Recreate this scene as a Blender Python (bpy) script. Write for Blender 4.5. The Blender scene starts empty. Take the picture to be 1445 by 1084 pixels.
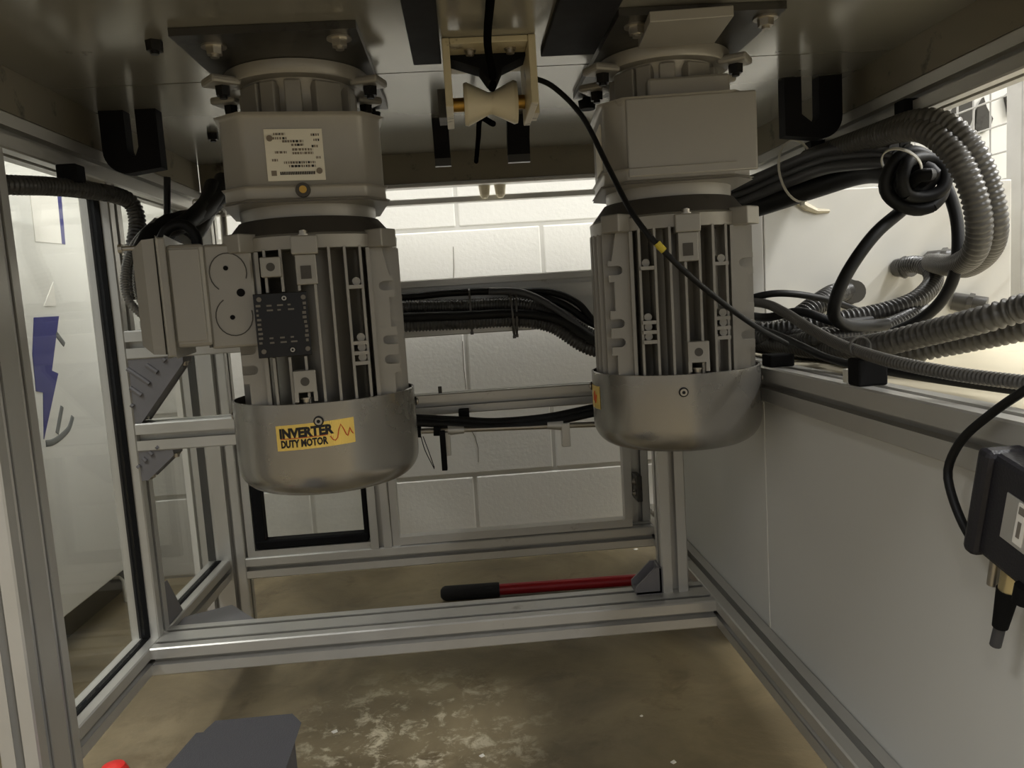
import bpy, bmesh, math, random
from mathutils import Vector, Matrix
random.seed(7)
S = bpy.context.scene
C = S.collection
PI = math.pi

# ------------------------------------------------------------------ camera
cam_d = bpy.data.cameras.new('camera')
cam = bpy.data.objects.new('camera', cam_d); C.objects.link(cam)
cam_d.sensor_fit = 'HORIZONTAL'; cam_d.sensor_width = 36.0
cam_d.lens = 36.0 * 1100.0 / 1445.0
cam_d.clip_start = 0.01; cam_d.clip_end = 60
_r = Vector((0.99609, -0.06211, -0.06276)); _u = Vector((0.06910, 0.10586, 0.99198)); _d = Vector((0.05496, 0.99244, -0.10973))
M = Matrix.Identity(4)
for i in range(3):
    M[i][0] = _r[i]; M[i][1] = _u[i]; M[i][2] = -_d[i]
M[2][3] = 0.638
cam.matrix_world = M
S.camera = cam
S.view_settings.view_transform = 'Standard'
S.view_settings.look = 'None'
S.view_settings.gamma = 1.0
S.view_settings.use_curve_mapping = False
S.view_settings.exposure = 0.25

# ------------------------------------------------------------------ world and the lamps of the workshop
w = bpy.data.worlds.new('workshop'); S.world = w; w.use_nodes = True
w.node_tree.nodes['Background'].inputs[0].default_value = (1.0, 0.995, 0.985, 1)
w.node_tree.nodes['Background'].inputs[1].default_value = 0.28
def lamp(name, loc, size, power, rot=(0, 0, 0), col=(1.0, 0.995, 0.98)):
    l = bpy.data.lights.new(name, 'AREA'); l.shape = 'RECTANGLE'
    l.size, l.size_y = size; l.energy = power; l.color = col
    o = bpy.data.objects.new(name, l); C.objects.link(o); o.location = loc; o.rotation_euler = rot
    return o
lamp('ceiling_lamp', (0.1, 1.70, 2.75), (2.6, 0.2), 52)
lamp('ceiling_lamp', (-1.7, -0.4, 2.75), (0.3, 1.5), 50)
lamp('ceiling_lamp', (3.0, 0.6, 2.75), (0.25, 1.4), 115)
lamp('ceiling_lamp', (1.5, 1.0, 2.75), (0.3, 1.2), 12)
lamp('ceiling_lamp', (1.5, -1.9, 2.6), (0.3, 1.2), 60)
lamp('ceiling_lamp', (-1.2, -2.2, 2.6), (0.3, 1.2), 16)

# ------------------------------------------------------------------ materials
def lin(c):
    return tuple((v / 12.92 if v <= 0.04045 else ((v + 0.055) / 1.055) ** 2.4) for v in [x / 255.0 for x in c])
def mat(name, rgb, rough=0.5, metal=0.0, var=0.12, scale=12.0, bump=0.0, bscale=180.0, rvar=0.08, dirt=None, dscale=9.0, dlo=0.62, dhi=0.72, spec=0.5, stretch=(1, 1, 1)):
    m = bpy.data.materials.new(name); m.use_nodes = True
    nt = m.node_tree; N = nt.nodes; L = nt.links
    b = N['Principled BSDF']
    c = lin(rgb)
    tc = N.new('ShaderNodeTexCoord'); mp = N.new('ShaderNodeMapping'); L.new(tc.outputs['Object'], mp.inputs[0])
    mp.inputs['Scale'].default_value = stretch
    n = N.new('ShaderNodeTexNoise'); n.inputs['Scale'].default_value = scale; n.inputs['Detail'].default_value = 6; L.new(mp.outputs[0], n.inputs['Vector'])
    cr = N.new('ShaderNodeMix'); cr.data_type = 'RGBA'
    lo = tuple(max(0, v * (1 - var)) for v in c); hi = tuple(min(1, v * (1 + var)) for v in c)
    cr.inputs[6].default_value = (*lo, 1); cr.inputs[7].default_value = (*hi, 1)
    L.new(n.outputs['Fac'], cr.inputs[0])
    col = cr.outputs[2]
    if dirt:
        n2 = N.new('ShaderNodeTexNoise'); n2.inputs['Scale'].default_value = dscale; n2.inputs['Detail'].default_value = 9; n2.inputs['Roughness'].default_value = 0.65
        L.new(mp.outputs[0], n2.inputs['Vector'])
        rp = N.new('ShaderNodeMapRange'); rp.inputs[1].default_value = dlo; rp.inputs[2].default_value = dhi
        L.new(n2.outputs['Fac'], rp.inputs[0])
        mx = N.new('ShaderNodeMix'); mx.data_type = 'RGBA'; L.new(rp.outputs[0], mx.inputs[0]); L.new(col, mx.inputs[6])
        mx.inputs[7].default_value = (*lin(dirt), 1); col = mx.outputs[2]
    L.new(col, b.inputs['Base Color'])
    rr = N.new('ShaderNodeMapRange'); rr.inputs[3].default_value = max(0.02, rough - rvar); rr.inputs[4].default_value = min(1, rough + rvar)
    L.new(n.outputs['Fac'], rr.inputs[0]); L.new(rr.outputs[0], b.inputs['Roughness'])
    b.inputs['Metallic'].default_value = metal
    b.inputs['Specular IOR Level'].default_value = spec
    if bump > 0:
        nb = N.new('ShaderNodeTexNoise'); nb.inputs['Scale'].default_value = bscale; nb.inputs['Detail'].default_value = 3
        L.new(tc.outputs['Object'], nb.inputs['Vector'])
        bm = N.new('ShaderNodeBump'); bm.inputs['Strength'].default_value = bump; bm.inputs['Distance'].default_value = 0.002
        L.new(nb.outputs['Fac'], bm.inputs['Height']); L.new(bm.outputs[0], b.inputs['Normal'])
    return m
ALU = mat('anodised_aluminium', (200, 198, 192), 0.38, 0.6, 0.07, 20, 0.02, 400, dirt=(120, 112, 98), dscale=14, dlo=0.66, dhi=0.80)
ALU_BRIGHT = mat('bright_aluminium', (226, 224, 216), 0.35, 0.5, 0.05, 20)
STEEL = mat('zinc_steel', (178, 172, 160), 0.3, 0.9, 0.1, 40)
DARKSTEEL = mat('oiled_steel_plate', (74, 72, 68), 0.38, 0.75, 0.2, 15, dirt=(30, 28, 25), dscale=25, dlo=0.55, dhi=0.75)
BLACKOX = mat('black_oxide_bolt', (32, 31, 30), 0.45, 0.5, 0.2, 60)
RUBBER = mat('black_rubber', (11, 11, 12), 0.75, 0, 0.15, 40, spec=0.2)
STRAPM = mat('black_strap_plastic', (22, 21, 23), 0.7, 0, 0.15, 40, spec=0.2)
CABLE = mat('black_cable_sheath', (20, 20, 20), 0.5, 0, 0.15, 40, spec=0.3)
CORD = mat('matt_black_cord', (14, 14, 14), 0.95, 0, 0.15, 40, spec=0.0)
CABLEG = mat('grey_cable_sheath', (66, 66, 68), 0.42, 0, 0.12, 40)
CONDUIT = mat('dark_grey_conduit', (66, 65, 63), 0.28, 0, 0.12, 30, dirt=(110, 106, 98), dscale=20, dlo=0.6, dhi=0.85)
CONDUITG = mat('grey_conduit', (80, 78, 74), 0.32, 0, 0.1, 30, dirt=(78, 75, 70), dscale=16, dlo=0.5, dhi=0.8)
CONDUITL = mat('light_grey_flexible_conduit', (138, 138, 136), 0.36, 0.3, 0.1, 30)
TIE = mat('white_nylon_tie', (205, 202, 190), 0.45, 0, 0.05)
PAINT = mat('grey_motor_paint', (158, 154, 145), 0.38, 0.3, 0.06, 25, 0.05, 260, dirt=(62, 57, 49), dscale=18, dlo=0.66, dhi=0.78)
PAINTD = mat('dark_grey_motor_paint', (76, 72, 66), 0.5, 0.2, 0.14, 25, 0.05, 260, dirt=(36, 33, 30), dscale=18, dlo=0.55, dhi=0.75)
COVER = mat('grey_fan_cover_paint', (156, 153, 146), 0.26, 0.75, 0.05, 18, 0.015, 300, dirt=(80, 74, 64), dscale=26, dlo=0.72, dhi=0.80)
LABELW = mat('white_label', (232, 226, 208), 0.5, 0, 0.05)
LABELK = mat('label_ink', (40, 36, 32), 0.6, 0, 0.1)
INKGREY = mat('faded_label_ink', (128, 116, 100), 0.6, 0, 0.1)
PLATEK = mat('black_nameplate', (20, 19, 19), 0.35, 0.2, 0.2)
PRINTG = mat('grey_print', (120, 114, 104), 0.5, 0, 0.1)
GOLD = mat('gold_foil_sticker', (244, 210, 112), 0.26, 0.4, 0.12, 60, stretch=(1, 1, 0.1))
INK = mat('black_sticker_ink', (18, 14, 12), 0.5, 0, 0.1)
REDINK = mat('orange_sticker_ink', (196, 78, 34), 0.5, 0, 0.1)
NUT = mat('pale_nickel_nut', (206, 192, 150), 0.3, 0.85, 0.1)
BRASS = mat('brass', (190, 150, 74), 0.3, 0.9, 0.1)
SHEET = mat('table_underside_sheet', (150, 147, 136), 0.17, 0.4, 0.07, 5, 0.006, 60, dirt=(64, 58, 48), dscale=20, dlo=0.665, dhi=0.74, rvar=0.05)
RAILB = mat('brown_grey_rail', (128, 120, 102), 0.45, 0.2, 0.12, 14, dirt=(58, 52, 42), dscale=20, dlo=0.58, dhi=0.7)
PANEL = mat('white_grey_side_panel', (210, 209, 203), 0.42, 0, 0.02, 6)
CABINET = mat('white_cabinet_sheet', (222, 220, 212), 0.35, 0, 0.025, 8, dirt=(150, 142, 124), dscale=14, dlo=0.73, dhi=0.80)
BRACKET = mat('cast_grey_bracket', (124, 122, 124), 0.5, 0.35, 0.14, 40, 0.08, 300)
NYLON = mat('white_nylon_roller', (224, 214, 186), 0.4, 0, 0.05, 20, dirt=(150, 136, 104), dscale=30, dlo=0.62, dhi=0.75)
CREAM = mat('cream_painted_bracket', (196, 184, 150), 0.42, 0.1, 0.1, 25, dirt=(90, 76, 52), dscale=40, dlo=0.58, dhi=0.7)
RED = mat('red_painted_tube', (150, 22, 30), 0.3, 0.1, 0.1, 30)
GRIP = mat('black_foam_grip', (18, 18, 19), 0.75, 0, 0.2, 60, 0.3, 500)
CASE = mat('dark_grey_plastic_case', (66, 65, 68), 0.55, 0, 0.12, 60, 0.25, 700)
REDCAP = mat('red_plastic', (224, 44, 40), 0.35, 0, 0.05)
DEVICE = mat('black_sensor_plastic', (32, 31, 36), 0.42, 0, 0.15, 60, 0.15, 600)
GREEN = mat('green_hose_rubber', (72, 104, 60), 0.45, 0, 0.1, 20)
BLUE = mat('blue_vinyl', (44, 46, 118), 0.35, 0, 0.1, 30)
GREYINK = mat('grey_marker', (104, 106, 104), 0.5, 0, 0.1, 30)
YTAPE = mat('yellow_tape', (206, 186, 60), 0.5, 0, 0.1, 30)
PAPER = mat('white_paper', (236, 232, 222), 0.6, 0, 0.02)
WIRE = mat('galvanised_wire', (188, 186, 182), 0.4, 0.5, 0.08, 40)
LEDGE = mat('beige_ledge', (206, 196, 170), 0.5, 0, 0.08, 9, dirt=(150, 132, 100), dscale=12, dlo=0.6, dhi=0.8)
GRIME = mat('grease_smear', (58, 50, 38), 0.5, 0, 0.3, 60)
CRACK = mat('wall_crack', (104, 98, 84), 0.8, 0, 0.2, 60)
MORTAR = mat('painted_mortar', (206, 204, 196), 0.6, 0, 0.05, 20)
BLOCK = mat('white_painted_block', (224, 222, 214), 0.55, 0, 0.03, 5, 0.25, 120, dirt=(120, 112, 92), dscale=22, dlo=0.735, dhi=0.80)

def floor_mat():
    m = bpy.data.materials.new('stained_concrete'); m.use_nodes = True
    nt = m.node_tree; N = nt.nodes; L = nt.links; b = N['Principled BSDF']
    tc = N.new('ShaderNodeTexCoord')
    def noise(sc, det=8, ro=0.6, dist=0.0):
        n = N.new('ShaderNodeTexNoise'); n.inputs['Scale'].default_value = sc; n.inputs['Detail'].default_value = det
        n.inputs['Roughness'].default_value = ro; n.inputs['Distortion'].default_value = dist
        L.new(tc.outputs['Object'], n.inputs['Vector']); return n.outputs['Fac']
    def ramp(f, a, c):
        r = N.new('ShaderNodeMapRange'); r.inputs[1].default_value = a; r.inputs[2].default_value = c; L.new(f, r.inputs[0]); return r.outputs[0]
    def mix(f, a, c):
        x = N.new('ShaderNodeMix'); x.data_type = 'RGBA'; L.new(f, x.inputs[0])
        for i, v in ((6, a), (7, c)):
            if isinstance(v, tuple): x.inputs[i].default_value = (*lin(v), 1)
            else: L.new(v, x.inputs[i])
        return x.outputs[2]
    base = mix(ramp(noise(4.5, 9, 0.6, 0.6), 0.35, 0.68), (104, 93, 70), (146, 132, 102))
    base = mix(ramp(noise(11, 9, 0.65, 0.4), 0.55, 0.72), base, (98, 84, 60))
    # pale paint-flake residue around one spot on the floor
    sub = N.new('ShaderNodeVectorMath'); sub.operation = 'DISTANCE'; sub.inputs[1].default_value = (-0.37, 2.10, 0.05); L.new(tc.outputs['Object'], sub.inputs[0])
    near = N.new('ShaderNodeMapRange'); near.inputs[1].default_value = 0.24; near.inputs[2].default_value = 0.08; L.new(sub.outputs['Value'], near.inputs[0])
    fl = N.new('ShaderNodeMath'); fl.operation = 'MULTIPLY'; L.new(ramp(noise(30, 10, 0.72, 0.4), 0.51, 0.62), fl.inputs[0]); L.new(near.outputs[0], fl.inputs[1])
    base = mix(fl.outputs[0], base, (206, 196, 168))
    base = mix(ramp(noise(60, 6, 0.7), 0.74, 0.80), base, (212, 202, 176))
    L.new(base, b.inputs['Base Color'])
    rr = N.new('ShaderNodeMapRange'); rr.inputs[3].default_value = 0.28; rr.inputs[4].default_value = 0.6; L.new(noise(7), rr.inputs[0]); L.new(rr.outputs[0], b.inputs['Roughness'])
    bp = N.new('ShaderNodeBump'); bp.inputs['Strength'].default_value = 0.15; bp.inputs['Distance'].default_value = 0.003; L.new(noise(90, 6), bp.inputs['Height']); L.new(bp.outputs[0], b.inputs['Normal'])
    return m
FLOOR = floor_mat()
def pane_mat():
    m = bpy.data.materials.new('clear_acrylic'); m.use_nodes = True
    nt = m.node_tree; N = nt.nodes; L = nt.links
    for n in list(N): N.remove(n)
    o = N.new('ShaderNodeOutputMaterial'); t = N.new('ShaderNodeBsdfTransparent'); g = N.new('ShaderNodeBsdfGlossy'); mx = N.new('ShaderNodeMixShader'); fr = N.new('ShaderNodeLayerWeight')
    t.inputs[0].default_value = (0.94, 0.95, 0.94, 1); g.inputs['Roughness'].default_value = 0.03; fr.inputs['Blend'].default_value = 0.5
    pw = N.new('ShaderNodeMath'); pw.operation = 'POWER'; pw.inputs[1].default_value = 4.0; L.new(fr.outputs['Facing'], pw.inputs[0])
    ml = N.new('ShaderNodeMath'); ml.operation = 'MULTIPLY_ADD'; ml.inputs[1].default_value = 0.5; ml.inputs[2].default_value = 0.03; L.new(pw.outputs[0], ml.inputs[0])
    L.new(ml.outputs[0], mx.inputs[0]); L.new(t.outputs[0], mx.inputs[1]); L.new(g.outputs[0], mx.inputs[2]); L.new(mx.outputs[0], o.inputs[0])
    return m
ACRYLIC = pane_mat()

# ------------------------------------------------------------------ builders
W = {}           # world origin of every object while it is being built
def origin(p):
    return W[p.name] if p is not None else Vector((0, 0, 0))
def thing(name, label, cat, loc=(0, 0, 0), group=None):
    o = bpy.data.objects.new(name, None); C.objects.link(o); o.empty_display_size = 0.05
    o.location = loc; W[o.name] = Vector(loc)
    o['label'] = label; o['category'] = cat
    if group: o['group'] = group
    return o
def tag(o, label, cat, group=None):
    o['label'] = label; o['category'] = cat
    if group: o['group'] = group
    return o
def obj(name, verts, faces, m, parent=None, smooth=False, label=None):
    vs = [Vector(v) for v in verts]
    lo = Vector([min(v[i] for v in vs) for i in range(3)]); hi = Vector([max(v[i] for v in vs) for i in range(3)])
    c = (lo + hi) / 2
    me = bpy.data.meshes.new(name); me.from_pydata([tuple(v - c) for v in vs], [], faces); me.validate()
    bm = bmesh.new(); bm.from_mesh(me); bmesh.ops.recalc_face_normals(bm, faces=bm.faces); bm.to_mesh(me); bm.free()
    me.materials.append(m)
    if smooth:
        me.polygons.foreach_set('use_smooth', [True] * len(me.polygons)); me.set_sharp_from_angle(angle=math.radians(38))
    o = bpy.data.objects.new(name, me); C.objects.link(o)
    o.parent = parent; o.location = c - origin(parent); W[o.name] = c
    if label: o['label'] = label
    return o
def place(name, me, loc, parent=None, rot=(0, 0, 0)):
    o = bpy.data.objects.new(name, me); C.objects.link(o); o.parent = parent
    o.location = Vector(loc) - origin(parent); o.rotation_euler = rot; W[o.name] = Vector(loc)
    return o
def obm(name, bm, m, parent=None, smooth=False, label=None):
    bm.verts.ensure_lookup_table()
    vs = [v.co.copy() for v in bm.verts]
    for i, v in enumerate(bm.verts): v.index = i
    fs = [[v.index for v in f.verts] for f in bm.faces]
    bm.free()
    return obj(name, vs, fs, m, parent, smooth, label)
def add_box(bm, x0, x1, y0, y1, z0, z1, bevel=0.0, rot=None, piv=None):
    r = bmesh.ops.create_cube(bm, size=1.0)
    vs = r['verts']
    bmesh.ops.scale(bm, vec=(x1 - x0, y1 - y0, z1 - z0), verts=vs)
    bmesh.ops.translate(bm, vec=((x0 + x1) / 2, (y0 + y1) / 2, (z0 + z1) / 2), verts=vs)
    if bevel > 0:
        es = list({e for v in vs for e in v.link_edges})
        g = bmesh.ops.bevel(bm, geom=es, offset=bevel, segments=2, affect='EDGES', profile=0.5)
        vs = list({v for f in g['faces'] for v in f.verts} | set(v for v in vs if v.is_valid))
    if rot is not None:
        bmesh.ops.rotate(bm, cent=piv or Vector(((x0 + x1) / 2, (y0 + y1) / 2, (z0 + z1) / 2)), matrix=rot, verts=vs)
    return vs
def box(name, x0, x1, y0, y1, z0, z1, m, parent=None, bevel=0.0, rot=None, piv=None, label=None):
    bm = bmesh.new(); add_box(bm, x0, x1, y0, y1, z0, z1, bevel, rot, piv)
    return obm(name, bm, m, parent, False, label)
def add_cyl(bm, p0, p1, r0, r1=None, seg=20):
    r1 = r0 if r1 is None else r1
    p0 = Vector(p0); p1 = Vector(p1); d = p1 - p0
    q = d.to_track_quat('Z', 'Y').to_matrix().to_4x4()
    mt = Matrix.Translation((p0 + p1) / 2) @ q
    bmesh.ops.create_cone(bm, cap_ends=True, cap_tris=False, segments=seg, radius1=r0, radius2=r1, depth=d.length, matrix=mt)
def cyl(name, p0, p1, r, m, parent=None, r1=None, seg=20, label=None):
    bm = bmesh.new(); add_cyl(bm, p0, p1, r, r1, seg); return obm(name, bm, m, parent, True, label)
def lathe(name, prof, m, parent=None, seg=56, cx=0, cy=0, label=None):
    vs = []; fs = []
    for (r, z) in prof:
        for k in range(seg):
            a = 2 * PI * k / seg; vs.append((cx + r * math.cos(a), cy + r * math.sin(a), z))
    n = len(prof)
    for i in range(n - 1):
        for k in range(seg):
            k2 = (k + 1) % seg; fs.append((i * seg + k, i * seg + k2, (i + 1) * seg + k2, (i + 1) * seg + k))
    fs.append(tuple(range(seg))); fs.append(tuple((n - 1) * seg + k for k in range(seg)))
    return obj(name, vs, fs, m, parent, True, label)
def prism(name, poly, axis, a0, a1, m, parent=None, smooth=False, bevel=0.0, label=None):
    """poly in the two other axes (order x,y / x,z / y,z), swept along axis"""
    def P3(u, v, t):
        return (t, u, v) if axis == 'x' else ((u, t, v) if axis == 'y' else (u, v, t))
    n = len(poly)
    vs = [P3(u, v, a0) for u, v in poly] + [P3(u, v, a1) for u, v in poly]
    fs = [tuple(range(n)), tuple(range(2 * n - 1, n - 1, -1))] + [(i, (i + 1) % n, n + (i + 1) % n, n + i) for i in range(n)]
    if bevel > 0:
        bm = bmesh.new(); bv = [bm.verts.new(v) for v in vs]
        for f in fs: bm.faces.new([bv[i] for i in f])
        bm.normal_update()
        es = [e for e in bm.edges if len(e.link_faces) == 2 and e.calc_face_angle(0) > 0.6]
        bmesh.ops.bevel(bm, geom=es, offset=bevel, segments=2, affect='EDGES', profile=0.5)
        return obm(name, bm, m, parent, smooth, label)
    return obj(name, vs, fs, m, parent, smooth, label)
def slot_contour(w, h):
    """T-slot extrusion outline, w x h in 40 mm modules, centred"""
    b = 0.0018
    def side(L):
        n = max(1, round(L / 0.04)); p = L / n; out = []
        for k in range(n):
            c = p * (k + 0.5)
            out += [(c - 0.0046, 0), (c - 0.0046, 0.0016), (c - 0.0100, 0.0016), (c - 0.0100, 0.006), (c - 0.005, 0.0138), (c + 0.005, 0.0138), (c + 0.0100, 0.006), (c + 0.0100, 0.0016), (c + 0.0046, 0.0016), (c + 0.0046, 0)]
        return out
    pts = []
    pts += [(b, 0)] + side(w) + [(w - b, 0)]
    pts += [(w, b)] + [(w - d, s) for s, d in side(h)] + [(w, h - b)]
    pts += [(w - b, h)] + [(w - s, h - d) for s, d in side(w)] + [(b, h)]
    pts += [(0, h - b)] + [(d, h - s) for s, d in side(h)] + [(0, b)]
    return pts
def beam(name, x0, x1, y0, y1, z0, z1, axis, parent, m=None, label=None):
    m = m or ALU
    if axis == 'x': w_, h_, u0, v0, a0, a1 = y1 - y0, z1 - z0, y0, z0, x0, x1
    elif axis == 'y': w_, h_, u0, v0, a0, a1 = x1 - x0, z1 - z0, x0, z0, y0, y1
    else: w_, h_, u0, v0, a0, a1 = x1 - x0, y1 - y0, x0, y0, z0, z1
    return prism(name, [(u0 + u, v0 + v) for u, v in slot_contour(w_, h_)], axis, a0, a1, m, parent, label=label)
def spline(pts, step=0.006):
    P = [Vector(p) for p in pts]
    P = [P[0] * 2 - P[1]] + P + [P[-1] * 2 - P[-2]]
    out = []
    for i in range(1, len(P) - 2):
        p0, p1, p2, p3 = P[i - 1:i + 3]
        n = max(2, int((p2 - p1).length / 0.004))
        for k in range(n):
            t = k / n
            out.append(0.5 * ((2 * p1) + (p2 - p0) * t + (2 * p0 - 5 * p1 + 4 * p2 - p3) * t * t + (3 * p1 - p0 - 3 * p2 + p3) * t ** 3))
    out.append(P[-2])
    # resample to equal steps
    L = [0.0]
    for a, b in zip(out, out[1:]): L.append(L[-1] + (b - a).length)
    n = max(2, int(L[-1] / step)); res = []; j = 0
    for k in range(n + 1):
        s = L[-1] * k / n
        while j < len(L) - 2 and L[j + 1] < s: j += 1
        t = (s - L[j]) / max(1e-9, L[j + 1] - L[j]); res.append(out[j].lerp(out[j + 1], min(1, t)))
    return res
def add_sweep(bm, path, rad, seg=12):
    up = None; rings = []
    n = len(path)
    for i, p in enumerate(path):
        t = (path[min(n - 1, i + 1)] - path[max(0, i - 1)]).normalized()
        if up is None:
            up = Vector((0, 0, 1)) if abs(t.z) < 0.9 else Vector((1, 0, 0))
        s = t.cross(up).normalized(); up = s.cross(t).normalized()
        r = rad(i) if callable(rad) else rad
        rings.append([bm.verts.new(p + (s * math.cos(2 * PI * k / seg) + up * math.sin(2 * PI * k / seg)) * r) for k in range(seg)])
    for a, b in zip(rings, rings[1:]):
        for k in range(seg): bm.faces.new((a[k], a[(k + 1) % seg], b[(k + 1) % seg], b[k]))
    bm.faces.new(list(reversed(rings[0]))); bm.faces.new(rings[-1])
def tube(name, pts, r, m, parent=None, seg=12, label=None):
    bm = bmesh.new(); add_sweep(bm, spline(pts, max(0.006, r * 0.8)), r, seg); return obm(name, bm, m, parent, True, label)
def hose(name, pts, r, m, pitch=0.0062, depth=0.13, parent=None, seg=18):
    """corrugated conduit: real rings"""
    q = 4; path = spline(pts, pitch / q)
    pat = (1.0, 1.0, 1.0 - depth, 1.0 - depth)
    bm = bmesh.new(); add_sweep(bm, path, lambda i: r * pat[i % q], seg)
    o = obm(name, bm, m, parent, False)
    o.data.polygons.foreach_set('use_smooth', [True] * len(o.data.polygons)); o.data.set_sharp_from_angle(angle=math.radians(55))
    return o
def hexbolt_mesh(name, r, h, m, washer=0.0, socket=False):
    """head pointing along +z from the seat at z=0"""
    bm = bmesh.new()
    z = 0.0
    if washer > 0:
        add_cyl(bm, (0, 0, 0), (0, 0, 0.0018), washer, seg=24); z = 0.0018
    add_cyl(bm, (0, 0, z), (0, 0, z + h), r, r * 0.94, seg=24 if socket else 6)
    if socket:
        add_cyl(bm, (0, 0, z + h), (0, 0, z + h + 0.0006), r * 0.5, seg=6)
    else:
        add_cyl(bm, (0, 0, z + h), (0, 0, z + h + r * 0.35), r * 0.5, seg=12)
    me = bpy.data.meshes.new(name); bm.to_mesh(me); bm.free(); me.materials.append(m); return me
BOLT = hexbolt_mesh('hex_bolt', 0.0085, 0.007, STEEL, 0.0125)
BOLTS = hexbolt_mesh('small_bolt', 0.0048, 0.004, STEEL, 0.0065, True)
BOLTK = hexbolt_mesh('black_bolt', 0.0085, 0.010, BLACKOX, 0.0)
SCREW = hexbolt_mesh('pan_screw', 0.0042, 0.0018, STEEL, 0.0055, True)
SCREW.materials.append(BLACKOX)
for p_ in SCREW.polygons:
    c_ = p_.center
    if c_.z < 0.0019 or (c_.z > 0.0037 and math.hypot(c_.x, c_.y) < 0.0024): p_.material_index = 1  # dark socket recess and rim outline are put in as colour
FRONT = (PI / 2, 0, 0)      # head towards -y
DOWN = (PI, 0, 0)
def textmesh(body, size, bold=0.0):
    cu = bpy.data.curves.new('lettering', 'FONT'); cu.body = body; cu.size = size; cu.offset = bold; cu.resolution_u = 2
    o = bpy.data.objects.new('lettering', cu); C.objects.link(o)
    dg = bpy.context.evaluated_depsgraph_get(); me = o.evaluated_get(dg).to_mesh()
    vs = [v.co.copy() for v in me.vertices]; fs = [tuple(p.vertices) for p in me.polygons]
    o.evaluated_get(dg).to_mesh_clear(); C.objects.unlink(o); bpy.data.objects.remove(o); bpy.data.curves.remove(cu)
    return vs, fs
def tie(name, c, ax, r, m, label, width=0.0035, group='nylon cable ties', squash=(1, 1)):
    """nylon tie: a closed band round a bundle with its head"""
    c = Vector(c); t = Vector(ax).normalized()
    s = t.cross(Vector((0, 0, 1))).normalized(); u = s.cross(t)
    bm = bmesh.new(); n = 28; rows = []
    for k in range(n):
        a = 2 * PI * k / n; d = s * math.cos(a) * squash[0] + u * math.sin(a) * squash[1]
        rows.append([bm.verts.new(c + d * (r + e) + t * f) for e, f in ((0, -width / 2), (0.0014, -width / 2), (0.0014, width / 2), (0, width / 2))])
    for k in range(n):
        a, b = rows[k], rows[(k + 1) % n]
        for j in range(4): bm.faces.new((a[j], a[(j + 1) % 4], b[(j + 1) % 4], b[j]))
    h = c - u * (r * squash[1] + 0.003)
    add_box(bm, h.x - 0.003, h.x + 0.003, h.y - 0.003, h.y + 0.003, h.z - 0.003, h.z + 0.003, 0.0006)
    o = obm(name, bm, m); return tag(o, label, 'cable tie', group)

# ================================================================== THE SETTING
fl = obj('floor', [(-4, -4, 0), (4.5, -4, 0), (4.5, 1.99, 0), (-4, 1.99, 0), (-4, -4, -0.1), (4.5, -4, -0.1), (4.5, 1.99, -0.1), (-4, 1.99, -0.1)],
         [(0, 1, 2, 3), (4, 5, 6, 7), (0, 1, 5, 4), (1, 2, 6, 5), (2, 3, 7, 6), (3, 0, 4, 7)], FLOOR); fl['kind'] = 'structure'
wb = box('wall_back', -4, 4.5, 1.9235, 2.05, 0, 3.0, MORTAR); wb['kind'] = 'structure'
YW = 1.921
def block_mesh(wd):
    bm = bmesh.new(); add_box(bm, -wd / 2, wd / 2, -0.012, 0.012, -0.0976, 0.0976, 0.0035)
    me = bpy.data.meshes.new('block'); bm.to_mesh(me); bm.free(); me.materials.append(BLOCK); return me
BM = block_mesh(0.3985); BMH = block_mesh(0.1953)
for row in range(13):
    z = 0.1016 + 0.2032 * row
    off = -0.0015 if row % 2 == 0 else 0.2017
    k0 = -7 if row < 5 else -7
    for k in range(-6, 7):
        place('block', BM, (off + 0.2032 + 0.4064 * k, YW + 0.0122, z), wb)
for pts in ([(-0.015, 0.770), (-0.017, 0.72), (-0.022, 0.67), (-0.019, 0.645), (-0.011, 0.612)], [(-0.008, 0.54), (-0.010, 0.48), (-0.008, 0.42)],
            [(-0.012, 0.40), (-0.006, 0.36), (-0.011, 0.335), (0.006, 0.30), (0.012, 0.27), (0.010, 0.235)]):
    bm = bmesh.new(); add_sweep(bm, [Vector((x, YW - 0.0001, z)) for x, z in pts], 0.0007, 5); obm('crack', bm, CRACK, wb)
wr = box('wall_right', 3.4, 3.5, -4, 1.92, 0, 3.0, BLOCK); wr['kind'] = 'structure'

# ================================================================== ALUMINIUM FRAME
F = thing('aluminium_stand', 'aluminium T-slot extrusion machine stand on the concrete floor', 'stand', (0, 1.1, 0))
ZB0, ZB1 = 0.144, 0.184
beam('beam', -0.509, -0.469, 0.870, 1.445, ZB0, ZB1, 'y', F)                      # left sill
beam('beam', 0.335, 0.375, 0.20, 1.60, ZB0, ZB1, 'y', F)                         # right sill
beam('beam', -0.469, 0.335, 1.07, 1.15, ZB0, ZB1, 'x', F)                        # cross sill, two slots on top
beam('beam', -0.440, 0.335, 1.445, 1.485, ZB0, ZB1, 'x', F)                      # far sill
beam('post', -0.509, -0.469, 1.107, 1.147, ZB1, 0.8275, 'z', F)                   # front left
beam('post', -0.520, -0.440, 1.445, 1.485, 0.0, 0.8275, 'z', F)                   # rear left, double
beam('post', -0.206, -0.166, 1.445, 1.485, ZB1, 0.44, 'z', F)                    # short far post
beam('post', -0.240, -0.200, 1.107, 1.147, 0.456, 0.84, 'z', F)                 # short post behind the left motor
beam('post', 0.366, 0.406, 1.487, 1.527, 0.0, 0.74, 'z', F)                      # rear support of the right middle rail
beam('post', 0.268, 0.308, 1.113, 1.150, ZB1, 0.86, 'z', F)                      # right, on the cross sill
beam('post', 0.300, 0.340, 1.487, 1.527, ZB0, 0.85, 'z', F)                      # far right
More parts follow.
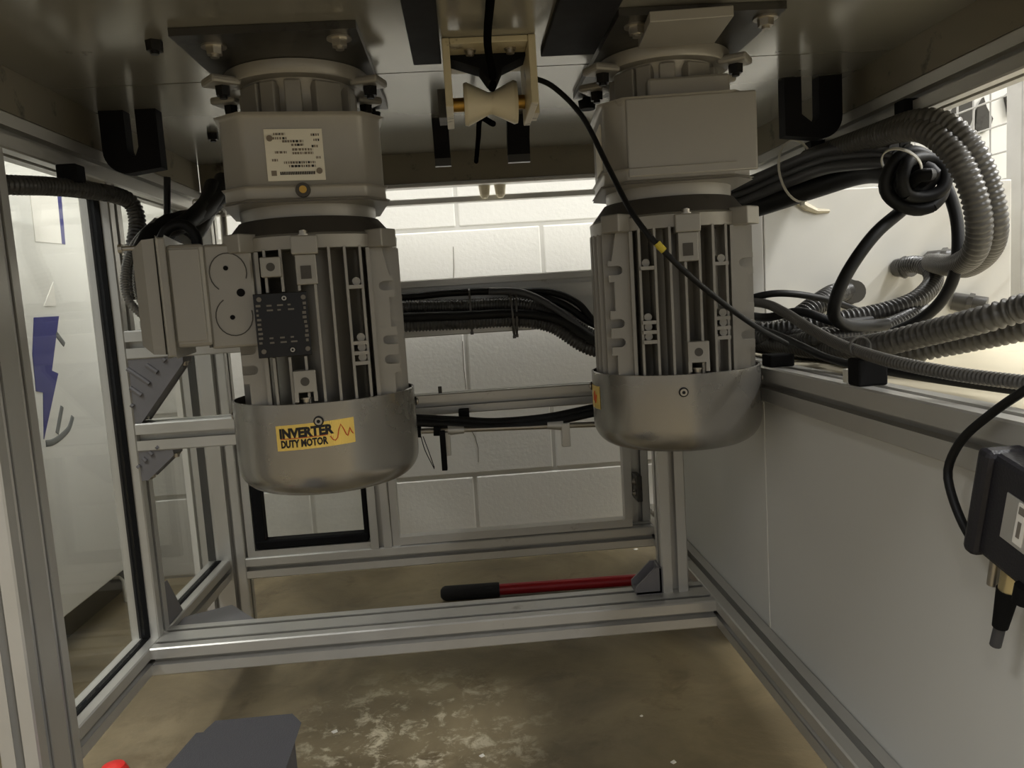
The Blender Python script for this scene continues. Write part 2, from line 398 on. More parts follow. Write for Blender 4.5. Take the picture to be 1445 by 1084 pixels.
beam('post', -0.509, -0.469, 0.790, 0.870, 0.0, 0.8275, 'z', F)                   # near left, double
beam('beam', 0.366, 0.406, 0.16, 1.487, 0.4885, 0.5335, 'y', F)                    # right middle rail
beam('beam', -0.469, -0.24, 1.107, 1.147, 0.456, 0.496, 'x', F)                  # left cross rails
beam('beam', -0.469, -0.24, 1.107, 1.147, 0.586, 0.626, 'x', F)
beam('beam', -0.440, 0.30, 1.485, 1.525, 0.575, 0.682, 'x', F)                    # far upper rail carrying the cables
beam('beam', -0.440, 0.30, 1.487, 1.527, 0.424, 0.464, 'x', F)                    # far middle rail
box('wall_shade_plate', -0.52, 0.48, 1.526, 1.84, 0.676, 0.680, ALU, F, label='metal tray plate added to shade the lower wall')  # plate added behind the far rail to darken lower wall and far floor
box('wall_shade_plate', 0.482, 1.0, 1.570, 1.84, 0.676, 0.680, ALU, F, label='metal tray plate added to shade the lower wall')  # second added plate, stops stray light on the wall further right
beam('beam', -0.60, -0.44, 1.487, 1.527, 0.60, 0.64, 'x', F)
# feet under the sills
for (x, y) in ((-0.489, 0.5), (-0.489, 1.40), (0.355, 0.25)):
    if x < 0: continue
    bm = bmesh.new(); add_cyl(bm, (x, y, 0), (x, y, 0.012), 0.026, 0.02); add_cyl(bm, (x, y, 0.012), (x, y, ZB0), 0.007); obm('levelling_foot', bm, BLACKOX, F, True)
# rubber gaskets in the slots that hold the clear panes
box('gasket', -0.4945, -0.4835, 0.872, 1.106, ZB1 - 0.004, ZB1 + 0.0015, RUBBER, F, label='black rubber gasket')
box('gasket', -0.4965, -0.4815, 1.1045, 1.109, ZB1 + 0.002, 0.826, RUBBER, F, label='black rubber gasket')
box('gasket', -0.4945, -0.4835, 1.150, 1.443, ZB1 - 0.004, ZB1 + 0.0015, RUBBER, F, label='black rubber gasket')
box('gasket', -0.5065, -0.4935, 1.4425, 1.447, ZB1 + 0.002, 0.826, RUBBER, F, label='black rubber gasket')
box('pane', -0.4905, -0.4875, 0.872, 1.104, ZB1 + 0.002, 0.826, ACRYLIC, F, label='clear acrylic pane')
box('pane', -0.4905, -0.4875, 1.150, 1.442, ZB1 + 0.002, 0.826, ACRYLIC, F, label='clear acrylic pane')
box('pane', -0.432, -0.214, 1.464, 1.467, ZB1 + 0.012, 0.42, ACRYLIC, F, label='clear acrylic pane')
# black window frame in the left far opening, thin trims in the right one
for e in ((-0.420, -0.402, 0.204, 0.43), (-0.217, -0.209, 0.204, 0.43)):
    box('window_gasket', e[0], e[1], 1.452, 1.476, e[2], e[3], RUBBER, F, 0.0015)
box('window_gasket', -0.420, -0.209, 1.450, 1.478, 0.197, 0.214, RUBBER, F, 0.003)
box('trim_strip', -0.436, -0.422, 1.450, 1.475, ZB1, 0.43, ALU, F); box('trim_strip', -0.422, -0.206, 1.450, 1.475, ZB1, 0.196, ALU, F)
box('trim_strip', -0.165, -0.151, 1.450, 1.475, ZB1, 0.43, ALU, F); box('trim_strip', -0.151, 0.296, 1.450, 1.475, ZB1 + 0.001, 0.200, ALU, F)
box('trim_strip', 0.283, 0.298, 1.452, 1.476, 0.200, 0.575, ALU, F)
# white-grey side panels in the right-hand slot, one seam between them
box('side_panel', 0.3756, 0.3786, 0.20, 0.9695, 0.152, 0.488, PANEL, F, label='flat white-grey side panel')
box('side_panel', 0.3756, 0.3786, 0.9720, 1.486, 0.152, 0.488, PANEL, F, label='flat white-grey side panel')
# white edge strip beside the rear left post
box('trim_strip', -0.534, -0.524, 1.445, 1.47, 0.05, 0.82, PAPER, F)
def cast_bracket(x, z, sx, sz, lx, lz, y0, y1, ribs=5):
    """ribbed triangular die-cast gusset in the inside corner (x,z)"""
    poly = [(x, z), (x + sx * lx, z), (x + sx * lx, z + sz * 0.008), (x + sx * 0.008, z + sz * lz), (x, z + sz * lz)]
    b = prism('corner_bracket', poly, 'y', y0, y1, BRACKET, F, bevel=0.0015, label='cast grey ribbed corner bracket')
    hyp = Vector((-sx * lx, 0, sz * lz)).normalized(); nrm = Vector((sx * lz, 0, sz * lx)).normalized()
    mid0 = Vector((x + sx * lx, y0, z)); mid1 = Vector((x, y0, z + sz * lz))
    for k in range(ribs):
        t = (k + 0.9) / (ribs + 0.8); e = mid0.lerp(mid1, t) - nrm * 0.012
        L = max(0.004, 2 * min(t, 1 - t) * lx * lz / math.hypot(lx, lz) * 0.92 - 0.016)
        e = e - nrm * 0.002; nn = Vector((sx * lz, 0, -sz * lx)).normalized() if False else nrm
        bm = bmesh.new(); add_sweep(bm, [e - nrm * L, e - nrm * (L * 0.5), e], 0.0035, 8); obm('rib', bm, BRACKET, b, True)
    for px, pz, rx in ((x + sx * lx * 0.96, z + sz * 0.004, 0), ):
        place('bolt', BOLTS, (px, (y0 + y1) / 2, pz + sz * 0.004), b, (0, 0, 0) if sz > 0 else DOWN)
    place('bolt', BOLTS, (x + sx * 0.006, (y0 + y1) / 2, z + sz * lz * 0.93), b, (0, sx * PI / 2, 0))
    return b
cast_bracket(-0.469, 0.586, 1, -1, 0.073, 0.088, 1.109, 1.145)
cast_bracket(-0.469, 0.456, 1, -1, 0.046, 0.040, 1.109, 1.145, 4)
# right post bracket: open die-cast angle with bolts in it
def open_bracket(x, y0, y1, z, L):
    bm = bmesh.new()
    add_box(bm, x - L, x, y0, y1, z, z + 0.005, 0.001); add_box(bm, x - 0.005, x, y0, y1, z, z + L, 0.001)
    for yy in (y0, y1 - 0.004):
        vs = [bm.verts.new(p) for p in ((x - L, yy, z), (x, yy, z), (x, yy, z + L), (x - 0.010, yy, z + L), (x - L, yy, z + 0.012))]
        ws = [bm.verts.new((v.co.x, yy + 0.004, v.co.z)) for v in vs]
        bm.faces.new(vs); bm.faces.new(list(reversed(ws)))
        for i in range(5): bm.faces.new((vs[i], ws[i], ws[(i + 1) % 5], vs[(i + 1) % 5]))
    b = obm('corner_bracket', bm, BRACKET, F, label='cast grey corner bracket with bolts')
    place('bolt', BOLTS, (x - L * 0.62, (y0 + y1) / 2, z + 0.005), b); place('bolt', BOLTS, (x - 0.005, (y0 + y1) / 2, z + L * 0.6), b, (0, -PI / 2, 0))
    return b
open_bracket(0.268, 1.113, 1.149, ZB1, 0.040)
# flat triangular gussets at the left sill corner
prism('gusset_plate', [(-0.466, 1.152), (-0.340, 1.152), (-0.405, 1.235), (-0.466, 1.20)], 'z', 0.166, 0.176, BRACKET, F, bevel=0.001)
prism('gusset_plate', [(1.150, 0.186), (1.205, 0.186), (1.160, 0.250), (1.150, 0.250)], 'x', -0.505, -0.471, BRACKET, F, bevel=0.001)
bk = box('joint_plate', 0.306, 0.316, 1.44, 1.482, 0.235, 0.285, DARKSTEEL, F, 0.001)
place('bolt', BOLTS, (0.306, 1.461, 0.270), bk, (0, -PI / 2, 0)); place('bolt', BOLTS, (0.306, 1.461, 0.248), bk, (0, -PI / 2, 0))
for p in ((-0.3060,1.0000,0.2541), ):
    pass
# short rods and clip on the far middle rail
bm = bmesh.new(); add_box(bm, -0.060, -0.053, 1.50, 1.506, 0.464, 0.477, 0.0005); obm('rail_stop', bm, DARKSTEEL, F)

# ================================================================== TABLE OVERHEAD
T = thing('machine_table', 'sheet-metal machine table seen from below, resting on the aluminium stand', 'table', (0.03, 1.0, 0.86))
ZC = 0.916
box('underside_sheet', -0.469, 0.556, 0.30, 0.981, ZC, ZC + 0.004, SHEET, T, label='grey glossy sheet-metal underside')
box('underside_sheet', -0.469, 0.556, 0.984, 1.498, ZC, ZC + 0.004, SHEET, T, label='grey glossy sheet-metal underside')
box('seam_backing', -0.469, 0.556, 0.97, 0.99, ZC + 0.0042, ZC + 0.008, RUBBER, T)
box('table_top', -0.52, 0.606, 0.26, 1.52, 0.95, 0.975, RAILB, T)
box('side_flange', -0.4740, -0.4692, 0.30, 1.50, 0.868, 0.950, RAILB, T); box('side_flange', 0.5562, 0.561, 0.30, 1.50, 0.868, 0.950, RAILB, T)
beam('side_rail', -0.509, -0.469, 0.30, 1.53, 0.828, 0.868, 'y', T); beam('side_rail', 0.556, 0.596, 0.30, 1.53, 0.828, 0.868, 'y', T)
box('rear_rail', -0.469, 0.556, 1.500, 1.515, 0.862, 0.950, RAILB, T, 0.002)
box('rear_lip', -0.469, 0.556, 1.492, 1.517, 0.853, 0.860, ALU, T, 0.002)
beam('rear_tie_bar', -0.469, 0.556, 1.535, 1.550, 0.827, 0.839, 'x', T) if False else box('rear_tie_bar', -0.469, 0.556, 1.535, 1.553, 0.827, 0.839, ALU, T, 0.002)
for x in (0.055, 0.085):
    bm = bmesh.new(); add_cyl(bm, (x, 1.520, 0.858), (x, 1.520, 0.836), 0.012, 0.009); add_cyl(bm, (x, 1.520, 0.836), (x, 1.520, 0.830), 0.009, 0.005); obm('white_knob', bm, NYLON, T, True)
# bolts and dark rubber stops on the underside
for px in ((-0.2911,0.8346,0.9160), (-0.3634,1.2500,0.9160), (-0.5313,1.0259,0.9160)):
    place('bolt', BOLTK, (px[0], px[1], ZC), T, DOWN)
for px in ((-0.1083,1.1215,0.9080), (0.1910,1.1137,0.9080)):
    bm = bmesh.new(); add_cyl(bm, (px[0], px[1], 0.9078), (px[0], px[1], ZC - 0.012), 0.006); add_cyl(bm, (px[0], px[1], ZC - 0.012), (px[0], px[1], ZC - 0.024), 0.0125, 0.011)
    obm('rubber_stop', bm, RUBBER, T, True)
# black U-shaped bands near the side rails, tabs in the middle, flat strips nearer the camera
def u_band(xo0, xo1, xi0, xi1, y0, y1, zb, label):
    lo, hi = min(xo0, xi0), max(xo1, xi1); sgn = 1 if xi0 > xo0 else -1
    pts = []
    if sgn > 0:
        out = [(xo0, ZC)] + [(xo0 + 0.030 - 0.030 * math.cos(a), zb + 0.030 - 0.030 * math.sin(a)) for a in [PI / 2 * q / 8 for q in range(9)]] + [(xi1, zb + 0.006), (xi1, ZC), (xi0, ZC), (xi0, zb + 0.034)]
        out += [(xo1 + 0.010 - 0.010 * math.cos(a), zb + 0.034 - 0.012 * math.sin(a)) for a in [PI / 2 * (6 - q) / 6 for q in range(7)]] + [(xo1, ZC)]
    else:
        out = [(xo1, ZC)] + [(xo1 - 0.030 + 0.030 * math.cos(a), zb + 0.030 - 0.030 * math.sin(a)) for a in [PI / 2 * q / 8 for q in range(9)]] + [(xi0, zb + 0.006), (xi0, ZC), (xi1, ZC), (xi1, zb + 0.034)]
        out += [(xo0 - 0.010 + 0.010 * math.cos(a), zb + 0.034 - 0.012 * math.sin(a)) for a in [PI / 2 * (6 - q) / 6 for q in range(7)]] + [(xo0, ZC)]
    prism('black_band', out, 'y', y0, y1, STRAPM, T, label=label)
u_band(-0.462, -0.430, -0.415, -0.388, 1.09, 1.112, 0.834, 'black bent band')
u_band(0.512, 0.545, 0.463, 0.487, 1.09, 1.112, 0.832, 'black bent band')
for x0, x1 in ((-0.029, -0.004), (0.086, 0.121)):
    b_ = prism('black_tab', [(1.225, ZC), (1.242, ZC), (1.262, 0.885), (1.268, 0.862), (1.256, 0.862), (1.248, 0.885)], 'x', x0, x1, STRAPM, T, bevel=0.001, label='black hanging tab')
    box('tab_tip', x0, x1, 1.2565, 1.2675, 0.850, 0.862, CONDUITG, b_)
box('black_strip', -0.038, -0.006, 0.45, 0.935, ZC - 0.006, ZC, STRAPM, T, 0.001, label='flat black strip'); box('black_strip', 0.108, 0.170, 0.45, 0.925, ZC - 0.006, ZC, STRAPM, T, 0.001, label='flat black strip')
# threaded rods
cyl('threaded_rod', (-0.3890,1.1100,0.8301), (-0.3993,1.1100,0.7355), 0.0045, BLACKOX, T)
cyl('threaded_rod', (-0.3455,1.2000,0.8078), (-0.3469,1.2000,0.7436), 0.005, STEEL, T)

# ================================================================== GEAR MOTORS
def motor(x, y, rz, k, zb, ztop, label, left):
    """k scales the radii; z values are heights above the fan cover's bottom"""
    g = thing('gear_motor', label, 'motor', (0, 0, 0), 'gear motors bolted under the table')
    Z = lambda v: v - zb
    R = 0.105 * k
    # fan cover ---------------------------------------------------------
    rc = 0.030; prof = [(R - 0.003, Z(ztop) - 0.02), (R - 0.0025, Z(ztop)), (R, Z(ztop) - 0.0006), (R, rc)]
    for j in range(1, 9):
        a = PI / 2 * j / 8; prof.append((R - rc + rc * math.cos(a), rc - rc * math.sin(a)))
    prof += [(R * 0.62, 0.0), (R * 0.60, 0.003), (0.004, 0.003)]
    fc = lathe('fan_cover', prof, COVER, g, 72, label='smooth grey fan cover')
    for a in (-95, -5, 175, 85):
        aa = math.radians(a); q = Vector((math.cos(aa) * R, math.sin(aa) * R, Z(ztop) - 0.020))
        place('screw', SCREW, q, fc, (PI / 2, 0, aa + PI / 2))
    # body --------------------------------------------------------------
    zl, zh = Z(ztop) - 0.018, Z(0.708)
    lathe('stator_body', [(0.062 * k, zl), (0.062 * k, zh)], PAINT, g, 48)
    def fin(x0, x1, y0, y1, a=zl, b=zh - 0.002): box('fin', x0 * k, x1 * k, y0 * k, y1 * k, a, b, PAINT, g)
    Rf = 0.0985
    xs = [-0.0495 + 0.0165 * i for i in range(7)]
    for fx in xs:
        yo = math.sqrt(Rf ** 2 - fx ** 2)
        if not (left and -0.066 < fx < -0.012): fin(fx - 0.0014, fx + 0.0014, -yo, -0.045)
        else:
            fin(fx - 0.0014, fx + 0.0014, -yo, -0.062, zl, Z(0.589)); fin(fx - 0.0014, fx + 0.0014, -yo, -0.062, Z(0.660), zh - 0.002)
        fin(fx - 0.0014, fx + 0.0014, 0.045, yo)
    for fy in [-0.044 + 0.0125 * i for i in range(8)]:
        xo = math.sqrt(Rf ** 2 - fy ** 2)
        for s in (-1, 1):
            if left and s < 0 and fy < 0.03: continue
            fin(min(s * 0.062, s * xo), max(s * 0.062, s * xo), fy - 0.0018, fy + 0.0018)
    # notched foot pads at the front corners
    H = zh - zl
    def pad(s):
        x0, x1 = 0.056, 0.084
        pts = [(x0, zl), (x1 - 0.006, zl), (x1 - 0.006, zl + 0.22 * H)]
        def notch(zc, hw=0.0052):
            out = [(x1, zc - hw)]
            for j in range(7):
                a = -PI / 2 - PI * j / 6; out.append((x1 - 0.011 + hw * math.cos(a), zc + hw * math.sin(a)))
            return out + [(x1, zc + hw)]
        pts += [(x1, zl + 0.22 * H)] + notch(zl + 0.30 * H) + notch(zl + 0.42 * H) + [(x1, zl + 0.50 * H), (x1 - 0.006, zl + 0.50 * H), (x1 - 0.006, zl + 0.68 * H), (x1, zl + 0.68 * H)]
        pts += notch(zl + 0.75 * H) + [(x1, zl + 0.81 * H), (x1 - 0.004, zl + 0.81 * H), (x1 - 0.010, zl + 0.985 * H), (x0, zl + 0.985 * H)]
        prism('foot_pad', [(s * u * k, v) for u, v in pts], 'y', -0.068 * k, -0.058 * k, PAINT, g, label='flat pad with notched edge')
        box('pad_web', min(s * 0.056, s * 0.060) * k, max(s * 0.056, s * 0.060) * k, -0.078 * k, -0.050 * k, zl, zl + 0.98 * H, PAINT, g)
    pad(1)
    pad(-1)
    # small bridges between the fins at the height of the notches
    for f in (0.30, 0.36, 0.42, 0.75):
        for s in (1, -1):
            if s < 0 and left: continue
            bm = bmesh.new(); zz = zl + f * H
            add_box(bm, min(s * 0.034, s * 0.050) * k, max(s * 0.034, s * 0.050) * k, -0.092 * k, -0.076 * k, zz - 0.002, zz + 0.002)
            add_cyl(bm, (s * 0.043 * k, -0.070 * k, zz + 0.006), (s * 0.043 * k, -0.086 * k, zz + 0.006), 0.0045 * k, seg=12)
            obm('boss', bm, PAINT, g)
    # clamp lugs with bolts at the front
    lx = -0.008 if left else 0.003
    bm = bmesh.new()
    add_box(bm, lx - 0.014, lx + 0.014, -0.106 * k, -0.080 * k, zh - 0.010, zh + 0.010, 0.0015); add_box(bm, lx - 0.011, lx + 0.011, -0.102 * k, -0.085 * k, zh - 0.042, zh - 0.010, 0.001)
    lg = obm('clamp_lug', bm, PAINT, g); place('bolt', BOLTS, (lx, -0.094 * k, zh + 0.010), lg)
    box('lug_window', lx - 0.006, lx + 0.005, -0.1032 * k, -0.098 * k, zh - 0.036, zh - 0.022, PAINTD, lg)
    lx2 = -0.020 if left else 0.010
    bm = bmesh.new(); add_box(bm, lx2 - 0.012, lx2 + 0.012, -0.103 * k, -0.080 * k, zl + 0.030, zl + 0.054, 0.001)
    add_box(bm, lx2 - 0.012, lx2 - 0.008, -0.103 * k, -0.085 * k, zl + 0.020, zl + 0.031); add_box(bm, lx2 + 0.008, lx2 + 0.012, -0.103 * k, -0.085 * k, zl + 0.020, zl + 0.031)
    lg2 = obm('clamp_lug', bm, PAINT, g); cyl('lug_hole', (lx2, -0.1025 * k, zl + 0.042), (lx2, -0.1034 * k, zl + 0.042), 0.0048, PAINTD, lg2)
    place('bolt', BOLTS, (lx2, -0.094 * k, zl + 0.024), lg2, DOWN)
    # end shield, dark cone, adapter ring -------------------------------
    es = lathe('end_shield', [(0.084 * k, zh - 0.003), (0.097 * k, zh - 0.003), (0.098 * k, zh + 0.011), (0.094 * k, zh + 0.014), (0.08 * k, zh + 0.014)], PAINT, g)
    for a in (45, 135, 225, 315):
        aa = math.radians(a); c = Vector((math.cos(aa), math.sin(aa), 0)) * 0.103 * k
        bm = bmesh.new(); add_box(bm, c.x - 0.013, c.x + 0.013, c.y - 0.013, c.y + 0.013, zh - 0.004, zh + 0.016, 0.0015, Matrix.Rotation(aa, 3, 'Z')); obm('shield_lug', bm, PAINT, es)
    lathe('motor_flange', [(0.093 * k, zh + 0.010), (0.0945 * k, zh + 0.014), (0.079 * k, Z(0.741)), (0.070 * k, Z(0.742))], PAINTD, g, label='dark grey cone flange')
    lathe('adapter_ring', [(0.070 * k, Z(0.737)), (0.0755 * k, Z(0.739)), (0.0765 * k, Z(0.758)), (0.060 * k, Z(0.761))], PAINT, g)
    # gear case ----------------------------------------------------------
    oc = [(-0.060, -0.090), (0.060, -0.090), (0.083, -0.066), (0.083, 0.066), (0.060, 0.090), (-0.060, 0.090), (-0.083, 0.066), (-0.083, -0.066)]
    gc = prism('gear_case', [(u * k, v * k) for u, v in oc], 'z', Z(0.757), Z(0.848), PAINT, g, smooth=True, bevel=0.005)
    prism('gear_case_lip', [(u * k * 1.012, v * k * 1.012) for u, v in oc], 'z', Z(0.7545), Z(0.772), PAINT, gc, smooth=True, bevel=0.003)
    bz = Z(0.767)
    if left:
        bm = bmesh.new(); add_cyl(bm, (-0.004, -0.089 * k, bz), (-0.004, -0.0945 * k, bz), 0.0085, 0.0075, 20); pl = obm('oil_plug', bm, PAINTD, gc, True)
        cyl('plug_core', (-0.004, -0.094 * k, bz), (-0.004, -0.0965 * k, bz), 0.004, BRASS, pl, label='brass plug')
    # neck with ribs -----------------------------------------------------
    lathe('neck', [(0.060 * k, Z(0.846)), (0.056 * k, Z(0.852)), (0.055 * k, Z(0.884)), (0.064 * k, Z(0.897))], PAINT, g)
    for a in (-95, -60, -25, 10, 60, 120, 170, 215, 240):
        aa = math.radians(a); c = Vector((math.cos(aa), math.sin(aa), 0)) * 0.057 * k
        wdt = 0.016 if a in (-60, 215) else 0.009
        bm = bmesh.new(); add_box(bm, c.x - 0.008, c.x + 0.008, c.y - wdt, c.y + wdt, Z(0.846), Z(0.890), 0.0015, Matrix.Rotation(aa, 3, 'Z')); obm('neck_rib', bm, PAINT, g)
    fl_ = lathe('output_flange', [(0.06 * k, Z(0.893)), (0.078 * k, Z(0.893)), (0.0795 * k, Z(0.895)), (0.0795 * k, Z(0.9075)), (0.04 * k, Z(0.9078))], PAINT, g)
    for a in (-28, 28, 152, 208):
        aa = math.radians(a); d = Vector((math.cos(aa), math.sin(aa), 0)); c = d * 0.088 * k
        bm = bmesh.new(); add_box(bm, c.x - 0.018, c.x + 0.016, c.y - 0.016, c.y + 0.016, Z(0.888), Z(0.897), 0.003, Matrix.Rotation(aa, 3, 'Z')); obm('flange_ear', bm, PAINT, fl_)
        place('bolt', BOLTK, (c.x, c.y, Z(0.888)), fl_, DOWN)
    if left:
        # white type plate on the gear case
        yl = -0.0906 * k; x0, x1, z0, z1 = -0.039, 0.021, Z(0.777), Z(0.831)
        lab = box('type_label', x0, x1, yl - 0.0008, yl, z0, z1, LABELW, gc, 0.0003, label='cream printed type label')
        def mark(u0, u1, v0, v1, m):
            box('print', x0 + (x1 - x0) * u0, x0 + (x1 - x0) * u1, yl - 0.0012, yl - 0.0008, z0 + (z1 - z0) * v0, z0 + (z1 - z0) * v1, m, lab)
        rnd = random.Random(3)
        rows = [(0.90, 0.16, 0.36), (0.82, 0.14, 0.38), (0.76, 0.30, 0.66), (0.69, 0.45, 0.66), (0.55, 0.16, 0.36), (0.60, 0.46, 0.82), (0.53, 0.46, 0.82), (0.35, 0.30, 0.84), (0.28, 0.38, 0.84), (0.88, 0.80, 0.94), (0.78, 0.84, 0.94), (0.66, 0.80, 0.92), (0.44, 0.86, 0.94), (0.40, 0.10, 0.20)]
        for v, a, b in rows:
            u = a
            while u < b:
                wd = rnd.uniform(0.012, 0.05); mark(u, min(b, u + wd), v - 0.022, v + 0.022, INKGREY if rnd.random() < 0.75 else LABELK); u += wd + rnd.uniform(0.008, 0.02)
        u = 0.22
        while u < 0.80:
            wd = rnd.uniform(0.015, 0.03); mark(u, u + wd, 0.115, 0.175, LABELK); u += wd + 0.008
        mark(0.07, 0.16, 0.10, 0.20, INKGREY)
        for (u, v) in ((0.09, 0.82), (0.90, 0.18)):
            c = Vector((x0 + (x1 - x0) * u, 0, z0 + (z1 - z0) * v))
            cyl('rivet', (c.x, yl - 0.0008, c.z), (c.x, yl - 0.0022, c.z), 0.0032, INKGREY, lab)
        bm = bmesh.new(); add_box(bm, -0.055, -0.034, -0.1005 * k, -0.080 * k, Z(0.676), Z(0.697), 0.001); lg3 = obm('mounting_lug', bm, PAINT, g)
        cyl('lug_hole', (-0.0445, -0.1002 * k, Z(0.6865)), (-0.0445, -0.1010 * k, Z(0.6865)), 0.0045, PAINTD, lg3)
        # black motor nameplate
        npl = box('nameplate', -0.066, -0.010, -0.0925 * k, -0.0895 * k, Z(0.590), Z(0.659), PLATEK, g, 0.0006, label='black printed nameplate')
        for (sx, sz) in ((-0.034, 0.653), (-0.030, 0.597)):
            place('screw', SCREW, (sx, -0.0925 * k, Z(sz)), npl, FRONT).scale = (0.62, 0.62, 0.8)
        for (sx, sz) in ((-0.060, 0.653), (-0.014, 0.653), (-0.060, 0.597), (-0.014, 0.597)):
            cyl('rivet', (sx, -0.0925 * k, Z(sz)), (sx, -0.0940 * k, Z(sz)), 0.0026, PRINTG, npl)
        for j in range(9):
            zz = Z(0.603 + 0.005 * j + 0.002)
            box('print', -0.0155 + rnd.uniform(-0.001, 0.001), -0.0115 + rnd.uniform(-0.001, 0), -0.0929 * k, -0.0925 * k, zz, zz + 0.0030, PRINTG, npl)
            box('print', -0.0640, -0.0640 + rnd.uniform(0.002, 0.005), -0.0929 * k, -0.0925 * k, zz, zz + 0.0024, PRINTG, npl)
            if j in (0, 1, 7, 8):
                for q in range(3): box('print', -0.053 + 0.011 * q, -0.053 + 0.011 * q + rnd.uniform(0.003, 0.007), -0.0929 * k, -0.0925 * k, zz, zz + 0.0018, PRINTG, npl)
        # gold sticker wrapped round the fan cover
        Rs = R + 0.0004; a0, a1 = math.radians(-121), math.radians(-75); s0, s1 = Z(0.4885), Z(0.5165)
        Ls = (a1 - a0) * Rs; hS = s1 - s0
        tilt = 0.004
        def wrap(u, v, e=0.0): # u metres along the sticker, v metres up
            a = a0 + u / Rs; return ((Rs + e) * math.cos(a), (Rs + e) * math.sin(a), s0 + v + tilt * u / Ls - 0.002)
        vs = []; fs = []; n = 24
        for j in range(n + 1):
            for v in (0, hS): vs.append(wrap(Ls * j / n, v))
        for j in range(n + 1):
            for v in (0, hS): vs.append(wrap(Ls * j / n, v, -0.0006))
        o_ = 2 * (n + 1)
        for j in range(n):
            fs.append((2 * j, 2 * j + 1, 2 * j + 3, 2 * j + 2)); fs.append((o_ + 2 * j, o_ + 2 * j + 2, o_ + 2 * j + 3, o_ + 2 * j + 1))
            fs.append((2 * j, 2 * j + 2, o_ + 2 * j + 2, o_ + 2 * j)); fs.append((2 * j + 1, o_ + 2 * j + 1, o_ + 2 * j + 3, 2 * j + 3))
        st = obj('sticker', vs, fs, GOLD, fc, label='gold foil sticker')
        def letter(body, u0, u1, v0, v1, bold):
            tv, tf = textmesh(body, 1.0, bold)
            xa = min(p.x for p in tv); xb = max(p.x for p in tv); ya = min(p.y for p in tv); yb = max(p.y for p in tv)
            obj('lettering', [wrap(Ls * (u0 + (u1 - u0) * (p.x - xa) / (xb - xa)), hS * (v0 + (v1 - v0) * (p.y - ya) / (yb - ya)), 0.0005) for p in tv], tf, INK, st)
        letter('INVERTER', 0.05, 0.74, 0.48, 0.88, 0.055); letter('DUTY MOTOR', 0.06, 0.66, 0.10, 0.42, 0.045)
        def stroke(pts, r, m, nm):
            bm = bmesh.new(); add_sweep(bm, [Vector(wrap(Ls * u, hS * v, 0.0004)) for u, v in pts], r, 6); obm(nm, bm, m, st)
        stroke([(0.69, 0.40), (0.72, 0.25), (0.75, 0.20), (0.78, 0.30), (0.80, 0.60), (0.83, 0.80), (0.86, 0.62), (0.89, 0.36), (0.91, 0.30), (0.93, 0.50), (0.94, 0.62), (0.96, 0.45), (0.98, 0.36)], 0.0006, REDINK, 'wave_line')
        stroke([(0.06 + 0.05 * j, 0.465) for j in range(13)], 0.0004, REDINK, 'underline')
        # junction box on the left flank: base, body, lid
        jb = thing_part = box('junction_box', -0.150, -0.112, -0.084, 0.040, Z(0.607), Z(0.716), PAINT, g, 0.004, label='cast terminal box')
        box('box_base', -0.114, -0.064, -0.080, 0.030, Z(0.603), Z(0.715), PAINT, jb, 0.003)
        lidp = [(-0.086, Z(0.598)), (0.044, Z(0.598)), (0.046, Z(0.724)), (-0.086, Z(0.724))]
        prism('box_collar', lidp, 'x', -0.158, -0.149, PAINT, jb, bevel=0.002)
        bm = bmesh.new(); vs = []
        for xx, ins in ((-0.160, 0.001), (-0.172, 0.002), (-0.184, 0.012)):
            vs.append([bm.verts.new((xx, yy, zz)) for yy, zz in ((-0.086 + ins, Z(0.600) + ins), (0.044 - ins, Z(0.600) + ins), (0.046 - ins, Z(0.724) - ins), (-0.086 + ins, Z(0.724) - ins))])
        for a, b in zip(vs, vs[1:]):
            for j in range(4): bm.faces.new((a[j], a[(j + 1) % 4], b[(j + 1) % 4], b[j]))
        bm.faces.new(vs[0]); bm.faces.new(vs[-1])
        ld = obm('box_lid', bm, PAINT, jb, label='terminal box lid')
        for (yy, zz) in ((-0.079, 0.716), (-0.079, 0.607)): pass
        bm = bmesh.new(); add_cyl(bm, (-0.198, -0.060, Z(0.716)), (-0.150, -0.060, Z(0.716)), 0.0025, seg=10); add_cyl(bm, (-0.200, -0.060, Z(0.716)), (-0.196, -0.060, Z(0.716)), 0.005, seg=10); obm('lid_screw', bm, STEEL, jb)
        # raised outline of the two blind entries, with its three holes
        yy = -0.0806
        ring = []
        for j in range(25):
            a = math.radians(-60 + 300 * j / 24); ring.append((-0.090 + 0.019 * math.cos(a + PI / 2 + 2.6), 0.686 + 0.020 * math.sin(a + PI / 2 + 2.6)))
        bm = bmesh.new(); add_sweep(bm, [Vector((u, yy, Z(v))) for u, v in [(-0.090 + 0.019 * math.cos(math.radians(a)), 0.684 + 0.021 * math.sin(math.radians(a))) for a in range(-20, 250, 15)]], 0.0006, 5); obm('entry_outline', bm, PAINTD, jb)
        bm = bmesh.new(); add_sweep(bm, [Vector((u, yy, Z(v))) for u, v in [(-0.088 + 0.019 * math.cos(math.radians(a)), 0.637 + 0.021 * math.sin(math.radians(a))) for a in range(120, 390, 15)]], 0.0006, 5); obm('entry_outline', bm, PAINTD, jb)
        for (u, v, r) in ((-0.092, 0.689, 0.0026), (-0.079, 0.662, 0.0044), (-0.090, 0.636, 0.0026)):
            cyl('entry_hole', (u, -0.0795, Z(v)), (u, -0.0808, Z(v)), r, RUBBER, jb, seg=14)
        # frame of the recessed side field
        bm = bmesh.new()
        add_box(bm, -0.147, -0.117, -0.0856, -0.083, Z(0.613), Z(0.711), 0.001); obm('side_field', bm, PAINT, jb)
